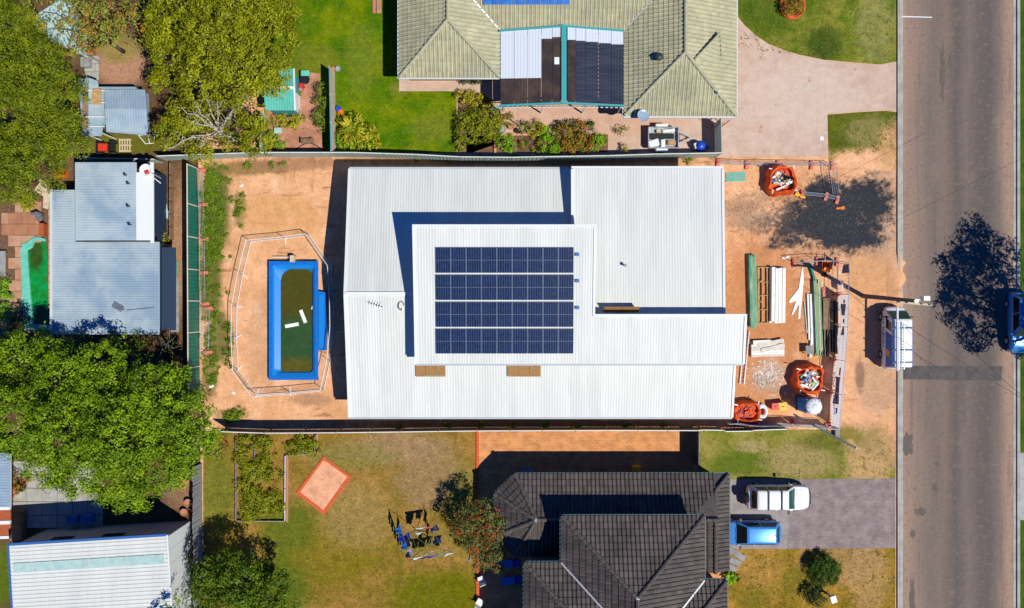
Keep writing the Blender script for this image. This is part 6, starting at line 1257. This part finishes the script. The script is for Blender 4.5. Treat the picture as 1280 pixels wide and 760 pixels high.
# teal shed garden
flat('shed_patio',[(330,134),(372,134),(383,90),(400,92),(404,192),(345,192),(338,170)],.014,'patio_brick')
for lab,px,py,r,mt in (('white tub with a dark lid beside the teal shed',383,101,.34,'black_plastic'),('small white and red pot beside the teal shed',379,109,.2,'cloth_red'),('small brown pot at the teal shed door',378,113.5,.16,'terra_pot'),('pale green square planter below the teal shed',0,0,0,'') ):
    if r: m=MB(); q=P(px,py); m.lathe([(r*.7,0),(r,.4),(r*1.05,.46),(r*.9,.46),(r*.85,.4)],q,14); tag(m.build('garden_tub',mt),lab,'tub')
m=MB(); q=P(349,164); m.box(q,(.5,.4,.3)); m.box((q[0],q[1],.3),(.54,.44,.04)); tag(m.build('planter_box','pale_teal_roof'),'pale green square planter below the teal shed','planter')
m=MB(); q=P(383.5,94); m.box(q,(.55,.35,.5)); m.box((q[0],q[1],.5),(.6,.4,.05)); tag(m.build('storage_tub','coping_teal'),'pale teal tub at the upper corner of the teal shed','tub')
t=thing('garden_bench','weathered brown bench on the small brick patio','bench',P(385,177))
for i in range(4): m=MB(); a,b_=P(376,174+1.6*i,.45),P(393,173.5+1.6*i,.45); m.beam(a,b_,.075,.03); m.build('slat','brown_ply',t)
for x in (378,391): m=MB(); a=P(x,176.5); m.box(a,(.06,.4,.42)); m.build('leg','dark_steel',t)
m=MB(); pts=[Vector(P(368+3.6*i,188-9*math.sin(math.pi*i/10),.03)) for i in range(11)]
for u,v in zip(pts[:-1],pts[1:]): m.tube(u,v,.035,n=6)
tag(m.build('garden_hose','black_plastic'),'dark hose curving over the small brick patio','hose')
for lab,px,py,mt in (('bright blue tub at the garden wall beside the palm',424,137,'blue_plastic'),('dark round pot at the upper end of the garden wall',418,88,'terra_pot'),('second dark pot at the upper end of the garden wall',423.5,87.5,'grey_pot'),('red pot hung halfway along the garden wall',415.5,113,'red_brick'),('small orange tub below the bright blue tub',427,141.5,'orange_plastic')):
    m=MB(); q=P(px,py); m.lathe([(.12,0),(.19,.3),(.21,.34),(.17,.34),(.15,.28)],q,12); tag(m.build('garden_pot',mt),lab,'pot')
# patio side of the cream tiled house
for lab,px,py,mt,r in (('terracotta pot in the cluster by the patio cover, upper one',627,154,'terra_pot',.2),('terracotta pot in the cluster by the patio cover, right one',639,159,'terra_pot',.2),('blue grey pot in the cluster by the patio cover',628,163,'grey_pot',.24),('blue grey pot under the corner of the patio cover',620,137,'grey_pot',.24),('dark pot at the left of the pink paving bed',648,165,'black_plastic',.18)):
    m=MB(); q=P(px,py); m.lathe([(r*.7,.012),(r,.35),(r*1.1,.4),(r*.92,.4),(r*.85,.33)],q,14); tag(m.build('garden_pot',mt),lab,'pot')
t=thing('bed_edging','low pink edging wall around the garden bed by the long pale fence','edging',P(640,168))
for x in range(590,676,7): m=MB(); a,b_=P(x,168.5),P(x+6.6,168.5); m.beam((a[0],a[1],.1),(b_[0],b_[1],.1),.16,.2); m.build('brick','pad_paving',t)
for y in range(172,192,6): m=MB(); a,b_=P(619,y),P(619,y+5.6); m.beam((a[0],a[1],.1),(b_[0],b_[1],.1),.16,.2); m.build('brick','pad_paving',t)
c=Vector(P(873,184)); t=thing('covered_bin','bin wrapped in bright blue and white plastic by the picket gate','bin',c); m=MB(); m.lathe([(.3,0),(.42,.3),(.36,.7),(.2,.85)],c,14); m.build('wrap','blue_plastic',t,True); m=MB(); m.box(c+Vector((-.28,0,.3)),(.34,.4,.4),.3); m.build('sack','cloth_white',t)
m=MB(); q=P(884.5,184.5); m.lathe([(.12,0),(.14,.3),(.05,.42)],q,10); tag(m.build('gas_bottle','cloth_sky'),'small pale blue bottle beside the blue wrapped bin','bottle')
m=MB(); q=Vector(P(885,153)); m.tube(q+Vector((-.1,.1,1.5)),q+Vector((.8,-.5,1.5)),.045,n=6); m.tube(q+Vector((.8,-.5,1.5)),q+Vector((1.2,-.2,1.5)),.045,n=6); m.tube(q+Vector((.8,-.5,0)),q+Vector((.8,-.5,1.5)),.04,n=6); tag(m.build('gate_brace','brown_ply'),'bent brown brace pole over the picket gate','brace')
m=MB(); m.box(P(1027,173,.012),(.3,.28,.03)); m.box(Vector(P(1027,173,.042)),(.22,.2,.01)); tag(m.build('drain_cover','white_metal'),'small white drain cover on the pink driveway','drain cover')
for x0,x1,lab in ((466,470,'left'),(471,477,'right')): m=MB(); m.prism(PP([(x0,-30),(x1,-30),(x1,17),(x0,17)]),.008,.1); tag(m.build('garden_step','slab_pink'),'pink garden step at the top edge of the lawn, %s one'%lab,'step')
# pots along the paling fence (lower left) and far left
for i,(px,py) in enumerate(((235,602),(230,609),(237,627),(232,639))): m=MB(); m.lathe([(.16,0),(.26,.3),(.28,.36),(.22,.36),(.2,.28)],P(px,py),14); tag(m.build('garden_pot','terra_pot'),'brown pot beside the grey paling fence, %s from the top'%ordn[i],'pot')
for i,(px,py,mt) in enumerate(((17,600,'terra_pot'),(21,612,'terra_pot'),(30,607,'black_plastic'),(15,620,'terra_pot'))): m=MB(); m.lathe([(.2,0),(.34,.3),(.38,.4),(.3,.4),(.27,.3)],P(px,py),14); tag(m.build('garden_pot',mt),'large pot at the corner of the far left house, %s from the top'%ordn[i],'pot')
pv=struct('paved_yard',MB().sheet([(x,y,.008) for x,y,_ in PP([(14,575),(130,575),(130,660),(14,660)])]),'bed_soil'); slab_grid(pv,15,576,130,660,19,17,['concrete','kerb_concrete','concrete'],stag=0)
for px,py,lab in ((95,647,'left'),(113,646,'right')): m=MB(); q=P(px,py,.06); m.box((q[0],q[1],.06),(.75,.5,.6)); m.box((q[0],q[1],.66),(.8,.55,.06)); tag(m.build('storage_box','toilet_blue'),'blue box in the shade of the white shed, %s one'%lab,'box')
m=MB(); q=P(25,655,.06); m.box((q[0],q[1],.06),(1.0,2.2,.5)); m.box((q[0],q[1],.56),(.9,2.1,.06)); tag(m.build('raised_planter','brown_ply'),'dark raised planter box beside the far left house','planter')
# ---------------------------------------------------------------- trees
BIG=dict(leaf=.2,dens=42,cr=.46,per=60,fill=.6)
tree('cypress_tree','large olive green conifer crown along the upper left edge',[(-12,60,6,3.4),(28,92,6.6,2.8),(62,118,6.6,2.2),(20,150,6.6,3.0),(72,162,6,1.8),(84,186,5.6,1.5),(32,205,6,2.5),(-10,212,6,2.5),(2,30,6,2.0),(48,72,5.6,1.6)],'leaf_cypress',trunk=.35,**dict(BIG,aspect=.35))
at=tree('acacia_tree','wide yellow green tree with bare pale limbs above the long fence',[(228,22,5.4,2.4),(278,40,6.8,2.7),(328,48,6.5,2.1),(214,58,4.6,1.6),(206,100,3.6,1.0),(204,24,4.6,1.4),(302,82,6.6,2.2),(344,78,5.4,1.2),(250,106,5.6,1.5),(234,150,3.6,1.5),(212,170,4.4,1.1),(292,112,5.2,1.2),(316,152,3.6,1.0),(270,150,3,1.0),(290,170,2.6,.9),(318,178,4.4,.9),(300,8,6.4,2.4),(350,18,6,1.2),(250,186,4.4,.9),(345,110,4.6,.7)],'leaf_acacia',base=P(272,163)[:2]+(0,),trunk=.3,**BIG)
m=MB(); root=Vector(P(274,164,3.4))
for px,py,z in [(a_,b_,c_+.5) for a_,b_,c_ in ((232,138,5.0),(240,152,5.0),(246,133,5.4),(262,126,5.6),(275,128,5.6),(212,188,4.6),(230,178,4.8),(256,185,4.4),(290,150,5.0),(318,112,5.4),(330,108,5.0),(300,178,4.0))]:
    e=Vector(P(px,py,z)); prev=root; pr=.1
    for i in range(1,7):
        q=root+(e-root)*(i/6)+Vector((random.uniform(-.12,.12),random.uniform(-.12,.12),.5*math.sin(i/6*2.4))); m.tube(prev,q,pr,pr*.8,6); prev=q; pr*=.8
        if i>2:
            for _ in range(2): m.tube(q,q+Vector((random.uniform(-.7,.7),random.uniform(-.7,.7),random.uniform(0,.4))),pr*.6,pr*.2,5)
m.tube((root.x,root.y,0),root,.3,.22,9); m.build('bare_limbs','pale_bark',at,True)
tree('shade_tree','huge bright green tree over the garden left of the dry lawn',[(30,452,5.5,1.9),(62,440,5.5,1.1),(84,472,6.6,1.9),(132,462,6.6,1.8),(112,500,7,1.9),(190,500,7.6,2.3),(226,536,7,2.2),(252,548,6,1.2),(152,540,8,2.7),(82,538,7.6,2.5),(28,520,7,2.5),(200,578,6.6,2.1),(152,600,6,1.8),(165,620,5.6,1.1),(100,588,6.6,1.7),(62,580,6,1.5),(8,480,6,1.6),(232,505,6.4,1.2),(165,495,6,1.4),(228,580,5.4,1.0),(240,470,5.4,.6)],'leaf_big',base=P(130,535)[:2]+(0,),trunk=.4,**BIG)
tree('loose_tree','loose dark leafy tree in the shade between metal roof and huge tree',[(100,425,3.5,.9),(150,428,3.2,.9),(180,432,3.4,.8),(20,425,3.6,1.0),(50,412,3.4,.7)],'leaf_big',trunk=.12,leaf=.24,dens=26,cr=.4,per=20)
tree('bare_tree','small pale branched tree at the lower corner of the metal roof',[(208,425,3,.55),(215,436,3,.5)],'leaf_olive',base=P(212,432)[:2]+(0,),trunk=.1,bark='pale_bark',leaf=.14,dens=20,cr=.3,per=8)
tree('corner_tree','mottled green and orange tree over the pale awning, top left',[(50,12,5.4,1.3),(92,22,5.6,1.5),(120,18,5.8,1.6),(150,14,5.8,1.5),(165,32,5.2,1.0),(112,48,5,1.0),(98,58,4.6,.7),(135,44,5,1.0),(60,34,4.8,.6),(108,66,4.2,.5)],'leaf_mottle',trunk=.16,leaf=.2,dens=34,cr=.42,per=18)
tree('lawn_tree','dark leafy tree at the bottom left of the dry lawn',[(264,722,3.6,1.4),(300,724,4,1.7),(338,738,3.6,1.4),(285,756,3.8,1.7),(325,762,3.8,1.7),(256,752,3.2,1.2),(355,760,3.0,1.0),(282,705,3.4,1.0)],'leaf_shade',trunk=.16,leaf=.2,dens=64,cr=.4,per=36,fill=.6)
tree('bottlebrush_tree','bottlebrush tree with red flowers at the corner of the dark tiled house',[(585,650,2.9,.9),(604,640,3.0,.9),(612,664,3.0,1.0),(592,676,2.8,.9),(616,690,2.7,.8),(602,700,2.6,.7),(628,650,2.7,.6),(575,662,2.6,.6),(622,708,2.4,.4)],'leaf_bottle',trunk=.1,leaf=.18,dens=110,cr=.32,per=30,aspect=.35,fill=.55)
# street tree just outside the right edge; its shadow lies on the road
tree('street_tree','tall dark street tree just beyond the right edge of the road',[(1386,398,7.6,2.13),(1386,444,7.6,2.02),(1392,356,7.6,1.79),(1426,418,8.2,2.24),(1348,372,7,1.34),(1344,428,7,1.46),(1360,468,6.6,1.12),(1420,368,7.8,1.68),(1332,400,6.6,0.90),(1380,328,7.4,1.01),(1440,468,7,1.79),(1364,486,6.4,0.78),(1320,418,6.4,0.50)],'leaf_dark',base=P(1322.,428)[:2]+(0,),trunk=.28,leaf=.26,dens=30,cr=.5,per=24)
# ---------------------------------------------------------------- shrubs and small plants
shrub('leafy_bush','large yellow green leafy bush on the lawn beside the garden wall',[(443,160,.7,.9),(434,172,.6,.7),(456,168,.6,.8),(446,178,.5,.6),(430,156,.5,.5),(462,178,.4,.5)],'leaf_yellow',leaf=.34,dens=60,cr=.3,per=12,aspect=.3)
frond_plant('leafy_palm','arching yellow fronds rising out of the leafy bush',443,165,1.3,'leaf_yellow',30,.6,wide=.1)
shrub('garden_shrub','dense green shrub under the arching palm',[(434,172,.5,.8),(452,172,.5,.8),(442,156,.6,.7)],'leaf_green')
shrub('garden_shrub','wide olive hedge in the bed left of the patio cover',[(584,150,.6,.8),(598,152,.7,.9),(612,150,.7,.9),(584,166,.5,.8),(604,164,.6,.8),(616,162,.6,.6),(578,178,.4,.6)],'leaf_olive')
shrub('garden_shrub','yellow flowering shrubs above the olive hedge',[(577,120,.3,.5),(588,122,.3,.5),(598,126,.3,.5),(609,133,.3,.45)],'leaf_yellow')
shrub('garden_shrub','low green plants against the cream eave',[(588,101,.3,.4),(596,101,.3,.35),(579,101,.3,.3)],'leaf_dark')
shrub('garden_shrub','dark red shrub by the patio cover corner',[(625,143,.4,.45)],'leaf_red')
shrub('garden_shrub','yellow shrub on the pink paving',[(668,160,.4,.55),(676,158,.35,.4)],'leaf_yellow')
shrub('garden_shrub','orange green shrub left of the yellow one',[(656,160,.35,.45),(636,150,.3,.45)],'leaf_olive')
shrub('garden_shrub','large red flowered shrub by the long pale fence',[(705,170,.6,.8),(718,172,.6,.8),(730,178,.6,.7),(712,184,.5,.6),(724,160,.4,.5)],'leaf_red')
shrub('garden_shrub','bright green shrub left of the red flowered one',[(686,180,.45,.7),(694,188,.4,.5),(682,168,.4,.5)],'leaf_green')
shrub('garden_shrub','bright green shrub right of the red flowered one',[(744,180,.4,.6),(752,174,.4,.4)],'leaf_green')
shrub('garden_shrub','green shrub in the soil bed by the long pale fence',[(632,178,.45,.65),(640,184,.4,.4)],'leaf_green')
shrub('garden_shrub','small plants along the soil bed by the long pale fence',[(655,178,.2,.35),(672,185,.25,.4),(664,170,.2,.25)],'leaf_olive')
shrub('garden_shrub','dark leaved plant behind the red flowered shrub',[(698,158,.3,.4),(712,156,.3,.35),(736,156,.3,.3)],'leaf_dark')
for lab,px,py,mt in (('round green potted plant near the garden bed',740,160,'leaf_weed'),('potted plant standing alone on the pink paving',777.5,163,'leaf_olive'),('yellow green potted plant beside the trailer',783.5,186,'leaf_yellow')): shrub('potted_plant',lab,[(px,py,.45,.32)],mt)
shrub('flower_bush','round flower bush with orange blooms ringed by brick on the front lawn',[(990,3,.5,.75),(985,10,.45,.5),(996,8,.45,.55)],'leaf_red')
m=MB(); c=P(990,8); m.lathe([(1.0,.0),(1.0,.14),(.84,.14),(.84,.02)],c,22); tag(m.build('brick_ring','red_brick'),'red brick ring around the flower bush on the front lawn','edging')
shrub('garden_shrub','climbing plants in the shade left of the garden wall',[(404,112,.7,.5),(403,128,.7,.6),(402,145,.6,.6),(404,158,.5,.45)],'leaf_weed')
shrub('garden_shrub','yellow green shrub below the teal shed',[(350,150,.4,.5),(362,150,.5,.6),(374,148,.4,.5),(366,158,.3,.3)],'leaf_yellow')
frond_plant('strap_plant','yellow strap leaved plant by the white edged low fence',337,180,.75,'leaf_yellow',26,.2)
shrub('garden_shrub','mixed green plants at the foot of the long fence by the brick patio',[(350,180,.35,.45),(342,172,.4,.4)],'leaf_green')
shrub('garden_shrub','green shrub growing over the white edged low fence',[(318,166,.8,.8),(332,166,.6,.45)],'leaf_acacia')
frond_plant('terrace_plant','bright spiky plant at the top of the terrace slabs',40,255,.8,'leaf_yellow',30,.3); shrub('garden_shrub','dark green hedge at the far left below the lounge',[(2,372,.6,.7),(2,390,.6,.7),(4,352,.5,.5)],'leaf_green')
shrub('garden_shrub','dark shrub in the shade at the lower end of the green pool',[(26,396,.7,.6),(18,405,.6,.5)],'leaf_dark')
shrub('round_bush','round dark green bush in the front yard',[(1030,711,.45,1.15),(1030,711,.5,.7)],'leaf_bush',leaf=.34,dens=240,cr=.2,per=22,aspect=.1,squash=.65)
shrub('garden_shrub','sparse dark shrub below the round grass tree',[(1015,742,.4,.6),(1022,750,.35,.5),(1018,733,.35,.4)],'leaf_dark')
frond_plant('frond_plant','small green fern at the corner of the dark tiled house',911,720,.6,'leaf_green',24,.2); frond_plant('frond_plant','rust red strap plant beside the small fern',919,722,.45,'leaf_red',14,.15)
shrub('garden_shrub','reddish shrub at the corner of the vegetable bed and huge tree',[(275,558,.4,.6),(268,570,.35,.5),(284,548,.4,.5)],'leaf_red',dens=60)
shrub('potted_plant','plant in the large pots at the far left house',[(19,598,.6,.4),(24,610,.6,.4),(32,604,.6,.35)],'leaf_red')
shrub('garden_shrub','orange grevillea at the step of the metal roofed house',[(203,303,.4,.4),(208,297,.4,.3)],'leaf_yellow')
shrub('garden_shrub','shrub at the foot of the paling fence beside the white shed',[(236,700,.6,.5),(235,740,.5,.4),(213,752,.5,.4)],'leaf_olive')
# weeds on the site: uncountable ground cover
W=[]
for _ in range(150): W.append(P(random.gauss(266,7.5),random.uniform(205,325),.03)+(random.uniform(.14,.32),))
for _ in range(80): W.append(P(random.gauss(263,8),random.uniform(325,480),.03)+(random.uniform(.08,.26),))
for x,y,r in ((299,252,.3),(300,262,.4),(296,268,.3),(303,245,.25),(310,205,.4),(340,205,.3),(353,204,.25),(290,520,.5),(298,516,.5),(284,523,.4),(300,282,.2),(287,320,.15),(286,410,.5),(284,440,.5),(288,425,.4),(285,455,.3),(720,200,.3),(860,197,.4),(560,198,.3),(640,197,.35),(600,198,.3),(520,197,.3),(680,530,.35),(720,531,.4),(600,531,.35),(780,531,.4),(640,532,.3),(560,532,.3),(830,531,.35),(500,532,.3)): W.append(P(x,y,.06)+(r,))
o=foliage('weeds',None,W,'leaf_weed',leaf=.13,dens=200,cr=.16,per=14,squash=.35,low=0,fill=.2); o['kind']='stuff'; o['label']='green weeds growing along the fences of the sandy lot'
W=[]
for x0,y0,x1,y1,n in ((256,655,595,757,260),(256,545,595,655,80),(876,545,1115,597,160),(915,690,1115,757,160),(925,0,1118,70,200),(1038,145,1118,190,90),(345,0,495,188,200),(500,115,568,188,70)):
    for _ in range(n): W.append(P(random.uniform(x0,x1),random.uniform(y0,y1),.0)+(random.uniform(.08,.26),))
W=[q for q in W if not (15.5<q[0]<16.2)]
o=foliage('grass_tufts',None,W,'leaf_grass',leaf=.08,dens=160,cr=.12,per=6,squash=.2,low=0,fill=.1); o['kind']='stuff'; o['label']='tufts of grass scattered over the lawns'

tree('slender_tree','slender sparse tree between the white shed and the grey paling fence',[(212,772,5.8,.8),(222,760,5.4,.7),(204,786,6,.8),(228,782,5.2,.8),(216,795,5.6,.9)],'leaf_big',base=P(246,790)[:2]+(0,),trunk=.08,leaf=.26,dens=16,cr=.3,per=14)
